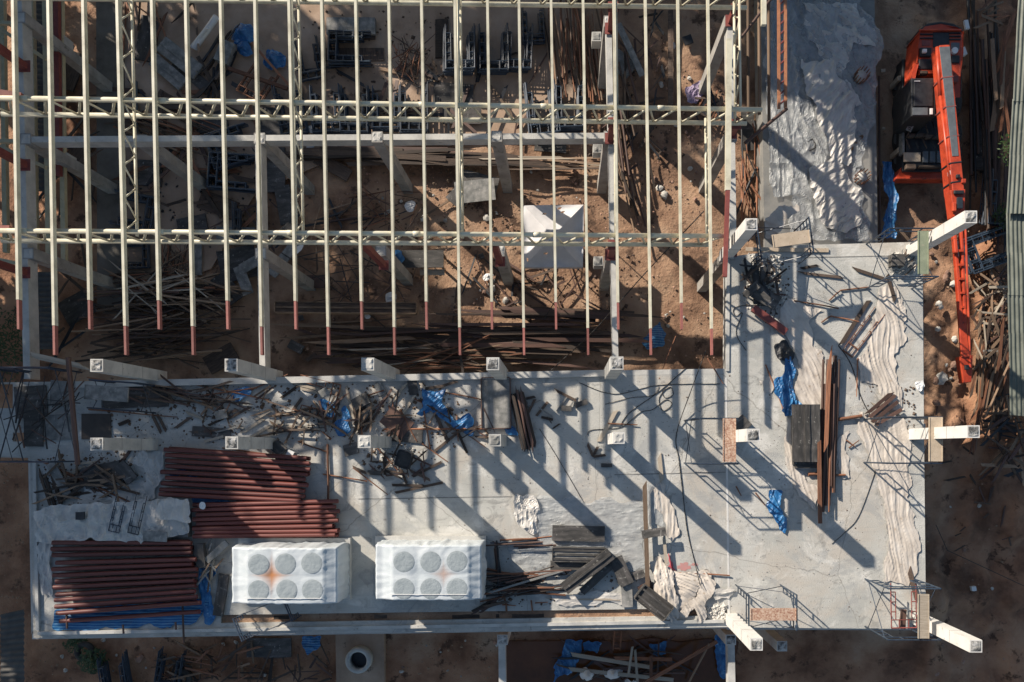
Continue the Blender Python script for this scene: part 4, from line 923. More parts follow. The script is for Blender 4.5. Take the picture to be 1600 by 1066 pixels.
D_ = [(425,634,439,651),(400,700,404,701),(555,662,570,637),(561,676,585,640),(570,675,592,642),(466,603,440,622),(459,640,472,622),(520,667,531,622),(660,608,690,604),(690,604,714,596),
 (675,634,700,690,.12),(700,640,730,708),(678,706,716,676),(645,745,690,722),(640,735,672,750),(613,758,662,759),(618,770,692,754),(552,730,572,739),(600,714,602,742),(625,730,636,756),
 (815,625,836,620),(824,648,836,624),(838,650,856,628),(846,652,864,656),(868,610,900,626),(918,694,926,712),(926,714,946,711),(928,710,934,698),(186,664,203,657,.12),(238,648,252,676),(246,648,260,673),
 (275,669,298,652),(335,655,372,640),(300,676,344,672),(356,655,392,636),(1335,421,1384,437,.11),(1386,430,1398,470,.12),(1252,420,1278,415),(1252,427,1315,434),(1357,470,1314,538,.14),
 (70,742,88,795,.1),(62,738,80,792,.09),(80,735,96,790,.12),(100,760,140,750),(110,775,180,762),(120,735,150,770),(150,750,190,742),(165,770,215,742),(95,790,102,745),(140,790,170,740),(720,560,724,586),(1420,890,1432,935,.16)]
loose('dark timber plank','timber_plank','plank',D_,'darktimber','plank')
P_ = [(455,598,502,610),(470,607,497,614),(532,608,534,624),(541,604,554,656),(418,673,500,671),(433,664,470,668),(500,643,530,643),(459,648,478,656),(400,656,422,642),(612,630,634,600,.1),(621,660,648,618,.1),
 (558,628,571,621),(936,690,962,642,.14),(115,736,134,729),(128,740,146,725),(150,733,182,728),(150,737,182,731),(90,760,120,735),(118,725,150,722),(1363,632,1405,648),(1007,756,1012,925,.15,'timber',.2),(1037,836,1041,882,.11,'paletimber',.2),(1030,712,1034,752,.14),
 (863,936,960,937,.06),(765,926,874,893,.07,'greyboard',.35),(380,676,412,655),(385,688,425,664),(292,645,318,655),(320,690,350,682),(200,702,232,698),(655,596,664,608)]
loose('pale timber plank','timber_plank','plank',P_,'paletimber','plank')
R_ = [(600,671,762,670,.07),(513,694,513,800,.08),(505,741,574,752),(510,706,466,690),(518,686,501,673),(552,731,606,773),(590,700,622,735),(645,622,690,645),(608,635,625,690),(613,620,618,680),(625,640,652,690,.08),(660,628,672,700),
 (690,612,760,626),(950,662,996,664,.06),(1283,504,1298,494),(1298,494,1342,503),(1295,470,1313,454),(1313,454,1358,449),(140,596,300,612),(139,640,278,652),(137,590,215,603),(300,600,420,625),(320,618,402,606),(250,610,330,628),
 (70,722,250,806,.09),(60,718,200,790),(788,930,792,955,.07),(785,945,806,946),(830,938,832,955),(836,942,856,941),(1308,656,1346,650,.12),(1262,741,1320,742,.12),(1326,700,1342,688),(1322,688,1336,698),(1060,895,1140,899,.05),(773,857,780,932,.06),(800,845,862,838),
 (1196,570,1224,640),(1150,760,1158,775),(1180,770,1195,790),(655,690,700,722),(714,650,716,690),(1240,470,1310,482),(1220,590,1222,640),(560,625,566,680),(570,620,600,610),(392,610,450,585),(1340,560,1338,620),(348,700,420,710),(1105,560,1130,600)]
loose('thin rusty rod','steel_rod','pole',R_,'rust','rod',.05)
# brown crossed pieces by the right cloth
for i, (x0, y0, x1, y1) in enumerate(((1355,646,1392,614),(1358,652,1398,618),(1362,660,1402,628),(1368,664,1408,640))):
    stick('timber_plank','plank',(x0,y0),(x1,y1),.12,.06,'brown','reddish brown plank in the small crossed heap on the right slab, %s from the top' % ORD[i],'plank','crossed brown planks',.08+.03*i,.12)
# tall brown pole and pale planks over the left scaffold
stick('steel_pole','pole',(109,560),(124,726),.16,.16,'brown','tall brown pole standing over the left scaffold, in front of the brown panel','pole',None,1.3,1.5,var=0)
stick('timber_plank','plank',(50,553),(128,571),.11,.05,'paletimber','upper of two pale planks reaching from the left beam','plank','reaching planks',.6,.6)
stick('timber_plank','plank',(52,558),(139,576),.11,.05,'paletimber','lower of two pale planks reaching from the left beam','plank','reaching planks',.55,.55)
# bundles
BL = 'rusty steel pipe in the tall bundle beside the black board stack'
r = random.Random(5)
for i in range(19):
    x = 1286+22*(i/18); y0 = r.choice([556,562,575,590,600,620,610]); y1 = r.choice([720,760,790,800,815,770])
    stick('steel_pipe','pole',(x+r.uniform(-1,3),y0),(x-6+r.uniform(-2,2)+(2 if i > 9 else 0),y1),.085,.085,r.choice(['rust','brown','brown','rust','darktimber']),BL,'steel pipe',BL,.05+.22*r.random(),.05+.2*r.random())
for x0,y0,x1,y1,l in ((1279,690,1281,818,'dark rusty channel extending lowest from the tall pipe bundle'),(1296,556,1290,700,'orange brown flat bar on top of the tall pipe bundle')):
    stick('steel_bar','plank',(x0,y0),(x1,y1),.13,.06,'rust',l,'steel bar',None,.34,.34)
BL = 'dark pole in the slanting bundle right of the grey framed panel'
for i in range(11):
    k = i*1.9; stick('steel_pipe','pole' if i % 2 else 'plank',(798+k,612+r.uniform(-3,6)),(818+k,708-k*.6+r.uniform(-8,3)),.10,.07,r.choice(['black','darktimber','brown']),BL,'pole',BL,.03+.1*(i % 3),.04+.1*(i % 3))
heap(34, 815, 910, 36, 20, (55,100), 4, 9, .05, .32, ['brown','black','rust','darktimber'], 'dark rusty bar in the flat heap left of the diagonal black channel','steel_bar','pole','steel bar','flat bar heap',(.05,.08),seed=11)
heap(9, 815, 846, 22, 9, (50,80), 3, 3, .05, .2, ['rust','brown','navy'], 'rusty bar in the small parallel group right of the right wrapped unit','steel_bar','pole','steel bar','small bar group',(.05,.07),seed=12)
heap(7, 778, 880, 3, 14, (50,75), 94, 3, .05, .2, ['brown','black'], 'upright dark bar at the left end of the flat bar heap','steel_bar','pole','steel bar','upright dark bars',(.05,.07),seed=13)
heap(9, 765, 945, 14, 6, (25,45), 25, 18, .02, .15, ['darktimber','brown'], 'dark twig-like offcut beside the gutter below the right wrapped unit','timber_offcut','plank','offcut','offcuts beside the gutter',seed=14)
heap(24, 135, 752, 55, 26, (30,90), -12, 40, .05, .3, ['darktimber','timber','brown'], 'broken timber in the tangled heap inside the left kerb','timber_offcut','plank','offcut','tangled timber inside the left kerb',seed=15)
heap(26, 275, 618, 90, 16, (25,75), -10, 18, .03, .2, ['darktimber','brown','timber'], 'thin broken batten on the shaded strip between the left columns','timber_batten','plank','batten','battens between the left columns',seed=16,w_=(.04,.08))
heap(20, 470, 655, 55, 28, (18,55), 20, 50, .03, .25, ['darktimber','timber','brown'], 'broken batten around the bent frames and small blue tarps','timber_batten','plank','batten','battens around the small blue tarps',seed=17,w_=(.04,.08))
heap(20, 590, 650, 38, 30, (18,50), 50, 30, .03, .25, ['darktimber','timber','brown'], 'broken batten right of the curled blue tarp','timber_batten','plank','batten','battens right of the curled blue tarp',seed=18,w_=(.04,.09))
heap(16, 620, 720, 45, 22, (14,40), -20, 60, .02, .1, ['darktimber','brown'], 'small dark offcut below the column left of the framed panel','timber_offcut','plank','offcut','offcuts below the second column',seed=19,w_=(.04,.07))
heap(18, 1190, 440, 30, 30, (14,45), 60, 60, .05, .3, ['black','darktimber','brown'], 'dark offcut in the black debris heap at the left of the upper slab','timber_offcut','plank','offcut','black debris heap',seed=20)
heap(14, 1410, 410, 18, 22, (10,30), 60, 60, .03, .15, ['greyboard','darktimber'], 'small offcut under the top right scaffold','timber_offcut','plank','offcut','offcuts under the top right scaffold',seed=21,w_=(.03,.06))
heap(14, 330, 880, 14, 30, (14,40), 60, 40, .1, .25, ['timber','paletimber','greyboard'], 'light offcut between the lower tubes and the left wrapped unit','timber_offcut','plank','offcut','offcuts beside the left wrapped unit',seed=22,w_=(.03,.07))
heap(26, 60, 640, 62, 46, (30,90), 80, 40, .05, .5, ['black','brown','darktimber'], 'dark rod or prop cluttering the left scaffold bay','steel_prop','pole','prop','props in the left scaffold bay',(.03,.06),seed=31)
board(48,628,50,50,4,'ply','dark mesh panel in the upper part of the left scaffold bay',.03,.04)
board(90,668,50,40,2,'greyboard','grey panel beside the tall brown pole',.03,.04)
board(52,668,30,60,0,'ply','dark narrow panel in the lower part of the left scaffold bay',.08,.04)
board(95,615,34,40,-3,'greyboard','grey smeared panel above the tall brown pole foot',.03,.05)
heap(22, 380, 640, 60, 34, (14,44), 10, 60, .03, .12, ['darktimber','timber','brown','greyboard'], 'small offcut on the littered strip left of the bent frames','timber_offcut','plank','offcut','offcuts left of the bent frames',seed=32,w_=(.03,.08))
heap(16, 720, 665, 50, 26, (14,50), 30, 60, .03, .12, ['darktimber','timber','brown'], 'small offcut around the long blue tarp','timber_offcut','plank','offcut','offcuts round the long blue tarp',seed=33,w_=(.03,.07))
heap(12, 850, 640, 50, 26, (10,30), 30, 70, .02, .06, ['darktimber','greyboard'], 'small offcut right of the dark slanting pole bundle','timber_offcut','plank','offcut','offcuts right of the pole bundle',seed=34,w_=(.03,.06))
# crumbs of mortar and stone, too many to count
def crumbs(name, polys, n, z, m, seed, size=(.012,.05), label=None):
    r = random.Random(seed); mb = MB()
    for P in polys:
        xs = [p[0] for p in P]; ys = [p[1] for p in P]; k = 0
        while k < n:
            x = r.uniform(min(xs), max(xs)); y = r.uniform(min(ys), max(ys))
            if not inpoly(x, y, P): continue
            k += 1; c = W(x, y, z)
            if noise.noise((c.x*.9, c.y*.9, seed)) < -.05 and r.random() < .75: continue
            s = r.uniform(*size)*(1 if r.random() < .85 else 1.8); v = [c+Vector((s*math.cos(a+r.random()*.6), s*math.sin(a+r.random()*.6), 0)) for a in (0, 1.6, 3.1, 4.7)]
            v.append(c+Vector((0, 0, s*.8))); mb.add(v, [(0,1,4),(1,2,4),(2,3,4),(3,0,4)])
    o = link(name, mb, m); o['kind'] = 'stuff'; tag(o, label, 'rubble'); return o
crumbs('mortar_crumbs', [[(130,605),(950,592),(1130,590),(1130,760),(540,770),(520,700),(130,700)],[(1140,470),(1430,410),(1435,960),(1140,960)]], 1500, 0.0, 'rubble', 3, (.006,.020), 'pale mortar crumbs strewn over the upper slab')
crumbs('dark_litter', [[(130,600),(800,592),(800,700),(130,700)],[(545,700),(1130,600),(1130,950),(760,940)],[(1140,420),(1430,410),(1435,960),(1140,960)]], 420, 0.0, 'darktimber', 5, (.006,.018), 'small dark litter strewn over the upper slab')
crumbs('rubble_patch', [[(1158,395),(1225,400),(1235,470),(1160,490)],[(1395,395),(1432,395),(1430,430),(1395,430)],[(440,690),(480,720),(420,715)],[(1105,948),(1135,945),(1135,968),(1105,970)],[(590,690),(650,690),(640,735),(600,730)]], 380, 0.0, 'rubble', 6, (.02,.07), 'coarse pale rubble patches on the slab')
crumbs('scrap_litter', [[(140,598),(560,594),(560,690),(140,700)],[(560,600),(740,600),(720,700),(560,740)],[(60,715),(230,700),(230,790),(60,800)]], 420, 0.0, 'timber', 16, (.015,.05), 'splinters and wood chips between the timber on the shaded slab strip')
crumbs('bark_litter', [[(140,598),(700,594),(700,690),(140,700)],[(770,840),(1010,850),(1010,950),(770,950)],[(1160,400),(1240,400),(1230,500),(1160,500)],[(1350,600),(1430,600),(1430,700),(1350,700)]], 260, 0.0, 'darktimber', 17, (.015,.05), 'dark splinters around the timber and board piles on the slab')
# ropes and cables
def cable(pts, z, r_, label, m='rope', cat='cable', close=False):
    P = [W(p[0], p[1], z if len(p) < 3 else p[2]) for p in pts]; out = []
    for i in range(len(P)-1):
        a = P[max(0, i-1)]; b = P[i]; c = P[i+1]; d = P[min(len(P)-1, i+2)]
        for k in range(6):
            t = k/6; out.append(.5*((2*b)+(c-a)*t+(2*a-5*b+4*c-d)*t*t+(3*b-a-3*c+d)*t**3))
    out.append(P[-1]); mb = MB(); mb.path(out, r_, 5); return solo('cable', mb, m, label, cat, smooth=True)
cable([(1103,548,1.2),(1080,610,.4),(1057,678,.03),(1061,720,.03),(1068,780,.03),(1074,830,.03),(1086,880,.03),(1094,915,.3)], .03, .016, 'long black cable sweeping down the slab from the right purlins to the cream cloth heap')
cable([(1072,575,.02),(1030,612,.02),(990,640,.02),(975,655,.02),(970,665,.02)], .02, .013, 'black cable running slantwise above the lone square column')
cable([(1046,606,.02),(1035,612,.02),(1040,622,.02),(1052,616,.02),(1046,605,.02),(1030,622,.02),(1036,642,.02),(1050,632,.02),(1040,625,.02),(1020,640,.02),(1000,645,.02),(970,668,.02),(925,672,.02),(918,680,.02)], .02, .012, 'curly black cable with loops right of centre on the slab')
cable([(905,598,.02),(960,616,.02),(1030,602,.02),(1125,600,.02)], .02, .012, 'thin dark cable running level just below the well edge')
cable([(945,632,.02),(985,622,.02),(1020,618,.02),(1030,604,.02)], .02, .010, 'short dark cable under the level one near the well edge')
cable([(843,670,.02),(880,730,.02),(920,800,.02),(938,838,.02)], .02, .010, 'thin dark line slanting down from the dark pole bundle')
cable([(1310,540,.02),(1330,570,.02),(1345,620,.02),(1365,660,.02),(1380,700,.02),(1410,760,.02)], .02, .014, 'dark cable winding over the cream cloths at right')
cable([(1206,470,.02),(1212,490,.02),(1196,505,.02),(1204,480,.02),(1160,478,.02),(1146,484,.02),(1150,494,.02),(1160,490,.02),(1150,520,.02),(1166,548,.02)], .02, .012, 'black hose loops at the left edge of the upper slab')
cable([(1380,700,.02),(1345,800,.02),(1322,830,.02),(1300,850,.02)], .02, .010, 'thin dark cord below the tall pipe bundle')
cable([(1100,330,-2),(1060,372,-2),(1010,425,-2.5),(970,470,-3),(925,520,-4),(862,578,-.1)], 0, .022, 'taut black cable crossing the well to the slab edge')
cable([(905,420,-3),(868,470,-4),(850,500,-4.6)], 0, .02, 'short taut cable below the tent')
cable([(1056,525,-1),(1042,560,-.5),(1030,592,.02)], 0, .014, 'thin reddish cord hanging at the well edge below the right purlins','rust')
cable([(440,395,-4),(520,450,-4.6),(600,510,-4.8),(640,560,-4.8)], 0, .02, 'taut dark cable over the brown form beam')
# red spray mark painted on the slab
for x, y, rx, ry, l in ((1069,886,17,11,'larger red spray paint mark on the slab beside the cable'),(1085,882,8,4,'smaller red spray paint mark right of the larger one')):
    mb = MB(); c = W(x, y, .005); n = 30; vs = [tuple(c)]
    for i in range(n):
        a = 2*math.pi*i/n; q = .6+.5*noise.noise((math.cos(a)*2, math.sin(a)*2, x)); vs.append((c.x+PX(rx)*q*math.cos(a), c.y+PX(ry)*q*math.sin(a), .005))
    mb.add(vs, [(0, i+1, (i+1) % n+1) for i in range(n)]); solo('paint_mark', mb, 'pinkmark', l, 'paint mark', 'red paint marks')
# ================================================================== THE OPEN WELL
Z0 = G+.2
ST = [(548,82,7,-90,1.0,1.0,'navy scaffold frames stacked open side left, below the flat grey boards'),
      (484,94,4,12,.75,1.0,'short stack of navy scaffold frames left of the largest stack'),
      (716,83,8,0,.95,1.05,'thick stack of navy scaffold frames, left one of the central trio'),
      (770,78,6,0,.95,1.1,'stack of navy scaffold frames, middle one of the central trio'),
      (808,76,5,-3,.85,1.05,'stack of navy scaffold frames, right one of the central trio'),
      (832,45,4,2,.7,.9,'small stack of navy scaffold frames near the upright poles at the top'),
      (455,168,5,10,.85,1.2,'navy scaffold frames under the upper truss, leftmost of the row'),
      (512,170,5,4,.95,1.1,'navy scaffold frames under the upper truss, second of the row'),
      (556,172,5,0,.9,1.1,'navy scaffold frames under the upper truss, third of the row'),
      (604,172,4,0,.9,1.0,'navy scaffold frames under the upper truss, fourth of the row'),
      (646,168,5,0,.9,1.15,'navy scaffold frames under the upper truss, fifth of the row'),
      (844,165,6,6,.95,1.25,'navy scaffold frames holding rusty scraps, by the beam right of centre'),
      (888,160,6,0,.9,1.2,'tall dark stack of scaffold frames next to the beam right of centre'),
      (372,272,6,-95,1.15,1.15,'dark scaffold frames below the thin concrete beam at left'),
      (365,232,5,-72,1.2,1.0,'dark slanting scaffold frames crossing under the thin concrete beam at left'),
      (212,330,4,78,1.1,1.0,'navy scaffold frames beside the bracing truss at left, on the path edge'),
      (222,398,4,92,.9,.7,'pale edged scaffold frames just below the lower truss at left'),
      (392,350,5,0,1.0,.9,'black scaffold frames beside the left long beam, under the lower truss'),
      (185,1050,5,10,.85,1.1,'blue grey scaffold frames at the bottom edge near the tyre'),
      (268,1045,4,-8,.8,.9,'dark scaffold frames at the bottom edge, left of the lying tyre'),
      (1550,385,6,-70,1.1,1.35,'navy scaffold frames fanned beside the boom jib, right edge'),
      (1556,300,5,-5,.9,1.3,'dark scaffold frames by the pale roof sheets, above the fanned ones')]
for i, (x, y, n, a, sx, sy, l) in enumerate(ST):
    frame_stack(x, y, n, l, a, Z0 if x < 1400 else G+.35, 'navy', .085, .05, sx, sy, 0, i)
frame_stack(403,132,2,'rusty tan scaffold frames leaning by the round blue bundle',-28,Z0+.3,'rust',.1,.05,.9,.9,12,33)
stick('barrier_beam','board',(358,108),(450,140),.14,.12,'rust','rusty red beam crossing left of the blue bundle in the well','steel beam',None,Z0+.35,Z0+.35)
stick('barrier_beam','board',(394,68),(452,134),.10,.10,'rust','thin rusty beam rising to the blue bundle in the well','steel beam',None,Z0+.5,Z0+.4)
def gboard(cx, cy, l, w_, a, m, label, z=Z0, th=.06, **k): return board(cx, cy, l, w_, a, m, label, z, th, **k)
gboard(548,40,76,26,0,'greyboard','flat dusty grey board at the top of the well',Z0,.2)
gboard(556,58,60,8,2,'darktimber','dark board edge under the dusty grey board in the well')
gboard(708,148,62,36,-4,'ply','dark flat board under the upper truss right of the frame row')
gboard(722,180,60,26,0,'ply','second dark board, partly under the upper truss and beam',Z0+.08)
gboard(280,90,74,26,-38,'greyboard','long grey form panel aslant in the upper left well, upper of two',Z0+.2,.1,battens=1)
gboard(262,112,62,22,-40,'greyboard','long grey form panel aslant in the upper left well, lower of two',Z0+.1,.1,battens=1)
gboard(300,118,70,18,-40,'ply','dark panel behind the two aslant grey form panels')
gboard(350,80,34,22,68,'greyboard','pale grey box lid by the shaded blue bundle',Z0+.2,.3)
gboard(742,298,62,34,6,'greyboard','smooth grey board below the beam, right of the plank layer',Z0+.25,.05)
gboard(722,302,44,30,48,'ply','dark board turned under the smooth grey one, below the beam',Z0+.1)
gboard(748,286,60,30,-14,'ply','dark board showing behind the smooth grey one, below the beam',Z0+.02)
gboard(372,412,60,50,12,'ply','wide black board below the lower truss, left of the long beam')
gboard(380,438,46,17,-70,'greyboard','narrow slatted grey board on the black ones, left of the long beam',Z0+.25)
gboard(392,412,36,16,30,'greyboard','short slatted board across the black ones, left of the long beam',Z0+.3)
gboard(352,452,50,34,-55,'ply','black board sliding off below the slatted one')
gboard(368,366,60,22,-2,'greyboard','grey smeared board half hidden by the lower truss at left',Z0+.1)
gboard(309,405,12,50,0,'greyboard','upright grey slab piece between timber tangles, lower left well')
gboard(540,481,220,15,-.5,'darktimber','long brown form beam lying level in the lower well',Z0+.9,.25,battens=1,frame_m='timber')
gboard(492,440,30,20,0,'brown','small brown pallet left of the workbench in the well')
gboard(345,560,50,30,30,'darktimber','dark slatted pallet below the timber tangle, near the slab edge')
gboard(462,542,24,14,-28,'ply','small black bucket shaped box on the sandy soil')
gboard(486,558,18,6,38,'darktimber','dark offcut on the sandy soil near the slab edge')
gboard(500,539,12,5,-5,'darktimber','small dark offcut on the sandy soil')
gboard(330,128,90,6,-62,'darktimber','dark bar beside the aslant form panels',Z0+.2)
gboard(432,370,60,12,40,'ply','black box in the dark pit left of the bright white sheet',Z0+1)
gboard(448,398,80,16,52,'greyboard','grey channel slanting into the pit by the bright white sheet',Z0+1)
gboard(420,1012,70,30,0,'ply','black board in the dark strip below the gutter')
gboard(545,85,20,110,90,'darktimber','dark base board under the largest frame stack',Z0-.03,.03)
gboard(1075,62,14,14,20,'black','black crumpled box on the soil at the top right of the well')
gboard(1048,90,8,150,0,'darktimber','black upright gap board right of the beam',Z0,.1)
gboard(985,78,10,90,25,'greyboard','grey plank standing by the dark pole bundle right of the beam',Z0+.4,.05)
gboard(972,100,40,30,-40,'greyboard','pale broken panel under the poles right of the beam',Z0)
gboard(1168,205,20,60,0,'ply','dark board by the scaffold poles at the roof end')
for x, y, s_ in ((752,400,4),(764,453,3),(938,520,3),(470,497,4)):
    gboard(x,y,s_*2,s_*2,20,'ply','small black lid %s' % ('by the column foot right of the workbench' if x == 752 else 'below the column foot right of the workbench' if x == 764 else 'on the sandy soil under the right purlins' if x == 938 else 'below the brown form beam'),G+.12,.05)
# white pipes upper left
for p, q, l in (((308,76),(342,28),'thick pale pipe end leaning in the upper left well, right of two'),((302,74),(326,44),'thinner pale pipe leaning in the upper left well, left of two')):
    stick('pale_pipe','pole',p,q,.26 if p[0] == 308 else .14,.26 if p[0] == 308 else .14,'white',l,'pipe','pale pipes',Z0,Z0+.8,var=0)
stick('pale_pipe','pole',(213,130),(214,215),.22,.22,'grey','pale blue grey pipe behind the left bracing truss','pipe',None,Z0,Z0+.2,var=0)
# workbench
wb = thing('workbench', 'dark topped workbench with pale legs under the lower truss, holding a blue sack', 'workbench', None, W(648,403,G+1.1))
mb = MB(); a = W(603,418,G+1.1)-wb.location; b = W(693,391,G+1.1)-wb.location; mb.box(a.x,a.y,-.05,b.x,b.y,0); link('top', mb, 'ply', wb)
for x in (a.x+.08, b.x-.08):
    for y in (a.y+.08, b.y-.08):
        mb = MB(); mb.box(x-.04,y-.04,-1.1,x+.04,y+.04,-.052); link('leg', mb, 'timber', wb)
mb = MB(); mb.box(b.x-1.0,a.y-.25,-.3,b.x,a.y-.02,-.25); link('shelf', mb, 'paletimber', wb)
# tent
tz = G+2.3; tc = W(864,369,tz+.75); tp = [W(818,418,tz),W(911,418,tz),W(912,320,tz),W(818,321,tz)]
t = thing('canopy_tent', 'grey white pyramid canopy tent with small tears, standing on the soil under the lower truss', 'tent', None, (tc.x,tc.y,G))
mb = MB(); n = 18
for k in range(4):
    p, q = tp[k], tp[(k+1) % 4]; o = len(mb.v)
    for i in range(n+1):
        for j in range(n+1-i):
            u = i/n; v = j/n; P = p.lerp(q, v) if i == 0 else (p*(1-u-v)+q*v+tc*u); P = p*(1-u-v)+q*v+tc*u
            sag = .16*math.sin(math.pi*u)*(1-u)*4*min(1-u-v, v)*2; mb.v.append((P.x-tc.x, P.y-tc.y, P.z-G-sag+.015*noise.noise((P.x*3,P.y*3,1))))
    idx = {}; c_ = o
    for i in range(n+1):
        for j in range(n+1-i): idx[(i,j)] = c_; c_ += 1
    for i in range(n):
        for j in range(n-i):
            if (k, i, j) in ((2,3,4),(2,4,9),(2,1,6),(3,2,14),(0,8,2)): continue
            mb.f.append((idx[(i,j)], idx[(i,j+1)], idx[(i+1,j)]))
            if i+j < n-1: mb.f.append((idx[(i,j+1)], idx[(i+1,j+1)], idx[(i+1,j)]))
link('canopy', mb, 'tent', t, True)
for p in tp:
    mb = MB(); q = Vector((p.x-tc.x, p.y-tc.y, 0))*.98; mb.tube((q.x,q.y,0),(q.x,q.y,tz-G), .025, 6); link('leg', mb, 'navy', t)
for p, q in zip(tp, tp[1:]+tp[:1]):
    mb = MB(); a = Vector((p.x-tc.x,p.y-tc.y,p.z-G)); b = Vector((q.x-tc.x,q.y-tc.y,q.z-G)); d = Vector((0,0,-.22)); mb.add([a,b,b+d,a+d],[(0,1,2,3)]); link('valance', mb, 'tent', t)
# heaps
heap(105, 255, 500, 78, 60, (60,150), 2, 13, Z0, .7, ['darktimber','darktimber','timber','darktimber','brown'], 'dark pole in the big level timber heap in the lower left well','timber_pole','pole','timber pole','big timber heap at lower left',(.05,.10),seed=101)
heap(26, 268, 460, 60, 24, (40,120), -4, 22, Z0+.5, .3, ['timber','paletimber','timber'], 'lighter stick on top of the big timber heap in the lower left well','timber_stick','plank','timber stick','light sticks on the timber heap',(.04,.08),seed=102)
heap(30, 272, 405, 18, 22, (30,60), 80, 30, Z0, .5, ['darktimber','rust','timber'], 'bent rod in the tangle below the lower truss at left','steel_rod','pole','rod','tangle below the lower truss',(.03,.06),seed=103)
heap(34, 902, 62, 48, 30, (80,150), 96, 4, Z0, .6, ['rust','timber','darktimber','rust','paletimber'], 'upright rust and timber pole left of the beam at the top','timber_pole','pole','timber pole','upright poles at the top',(.06,.10),seed=104)
heap(20, 905, 105, 40, 20, (50,110), 96, 5, Z0+.3, .3, ['rust','timber'], 'short bright rusty pole over the upright poles at the top','steel_pipe','pole','pipe','short rusty poles at the top',(.05,.08),seed=105)
heap(28, 975, 230, 20, 90, (70,150), 97, 7, Z0, .6, ['darktimber','brown','darktimber','timber'], 'dark pole in the upright row right of the long middle beam','timber_pole','pole','timber pole','upright dark poles right of the beam',(.06,.11),seed=106)
heap(24, 640, 245, 130, 13, (120,260), -1, 2, Z0, .4, ['darktimber','darktimber','brown'], 'long dark plank in the layer just below the thin concrete beam','timber_plank','plank','plank','plank layer below the thin beam',(.12,.22),seed=107)
heap(14, 870, 255, 70, 12, (60,160), -3, 5, Z0+.1, .3, ['timber','darktimber','paletimber'], 'thin plank below the thin concrete beam, right part','timber_plank','plank','plank','thin planks below the beam',(.05,.09),seed=108)
heap(26, 275, 205, 50, 22, (70,130), -22, 4, Z0, .4, ['timber','darktimber','rust'], 'slanting pole in the sheaf left of the thin beam centre','timber_pole','pole','timber pole','slanting sheaf in the upper left',(.05,.08),seed=109)
heap(34, 670, 540, 130, 30, (150,300), 0, 2.5, Z0, .5, ['darktimber','darktimber','brown','timber'], 'long dark plank in the lower stack under the purlin ends','timber_plank','plank','plank','long planks under the purlin ends',(.10,.20),seed=110)
heap(22, 850, 510, 90, 36, (120,240), 0, 2.5, Z0, .5, ['darktimber','brown'], 'long dark plank in the lower stack, right part near the beam','timber_plank','plank','plank','long planks near the middle beam',(.10,.18),seed=111)
heap(30, 690, 560, 90, 16, (60,140), 6, 14, Z0+.45, .25, ['timber','darktimber','paletimber','rust'], 'thin stick scattered on the long planks close to the slab edge','timber_stick','plank','stick','sticks on the long planks',(.03,.07),seed=112)
heap(34, 640, 88, 26, 26, (18,50), 30, 70, Z0, .35, ['darktimber','rust','brown'], 'short rod in the tangled rebar nest in the upper well','steel_rod','pole','rod','rebar nest in the upper well',(.03,.05),seed=113)
heap(26, 610, 325, 42, 28, (20,80), 10, 50, Z0, .2, ['darktimber','rust','brown'], 'thin rod strewn on the soil below the plank layer','steel_rod','pole','rod','rods below the plank layer',(.03,.05),seed=114)
heap(22, 570, 440, 60, 40, (50,110), 5, 50, Z0, .8, ['black','brown'], 'thin dark prop rod around the pallet and workbench','steel_rod','pole','rod','rods round the workbench',(.03,.05),seed=115)
heap(24, 1172, 265, 18, 60, (30,100), 92, 16, Z0, .5, ['rust','darktimber','rust','black'], 'rusty bar in the heap between roof end and lane','steel_bar','pole','steel bar','bars between roof and lane',(.05,.09),seed=116)
heap(14, 1110, 170, 26, 20, (16,44), 30, 60, Z0, .3, ['darktimber','black','rust'], 'dark scrap around the column foot with the purple rag','scrap_piece','plank','scrap','scrap by the purple rag',(.04,.10),seed=117)
heap(16, 240, 440, 80, 14, (60,100), 5, 10, Z0+.3, .3, ['darktimber','rust'], 'dark rusty pole along the top of the big timber heap','timber_pole','pole','timber pole','upper rim of the timber heap',(.05,.09),seed=118)
heap(16, 250, 30, 60, 40, (30,90), 100, 20, Z0, .4, ['darktimber','rust','timber'], 'dark timber in the top left of the well','timber_pole','plank','timber pole','dark timber at the top left',(.05,.1),seed=119)
heap(14, 345, 100, 20, 40, (30,90), 65, 14, Z0, .4, ['black','darktimber'], 'black bar right of the aslant form panels','steel_bar','plank','steel bar','black bars by the form panels',(.05,.1),seed=120)
heap(40, 700, 150, 200, 60, (20,80), 20, 50, Z0, .15, ['darktimber','black','brown','timber'], 'dark scrap piece strewn between the frame stacks','scrap_piece','plank','scrap','scrap between the frame stacks',(.05,.16),seed=131)
heap(44, 300, 250, 110, 110, (20,90), 10, 60, Z0, .2, ['darktimber','black','brown','darktimber','rust'], 'dark scrap piece in the shaded left half of the well','scrap_piece','plank','scrap','scrap in the shaded left half',(.05,.18),seed=132)
heap(30, 100, 300, 50, 240, (30,110), 70, 40, G+.2, .3, ['darktimber','black','darktimber'], 'dark batten on the ground left of the concrete path','timber_batten','plank','batten','battens left of the path',(.05,.14),seed=133)
heap(30, 1000, 150, 40, 140, (16,60), 80, 40, Z0, .15, ['darktimber','brown','black'], 'dark scrap right of the upright dark poles','scrap_piece','plank','scrap','scrap right of the dark poles',(.04,.12),seed=134)
heap(30, 560, 360, 130, 60, (16,70), 10, 60, G+.1, .12, ['darktimber','brown','black','timber'], 'thin scrap on the sandy soil around the lower truss','scrap_piece','plank','scrap','scrap around the lower truss',(.03,.10),seed=135)
heap(26, 820, 440, 110, 40, (16,80), 0, 50, G+.1, .12, ['darktimber','brown','black'], 'dark thin scrap below the tent','scrap_piece','plank','scrap','scrap below the tent',(.03,.10),seed=136)
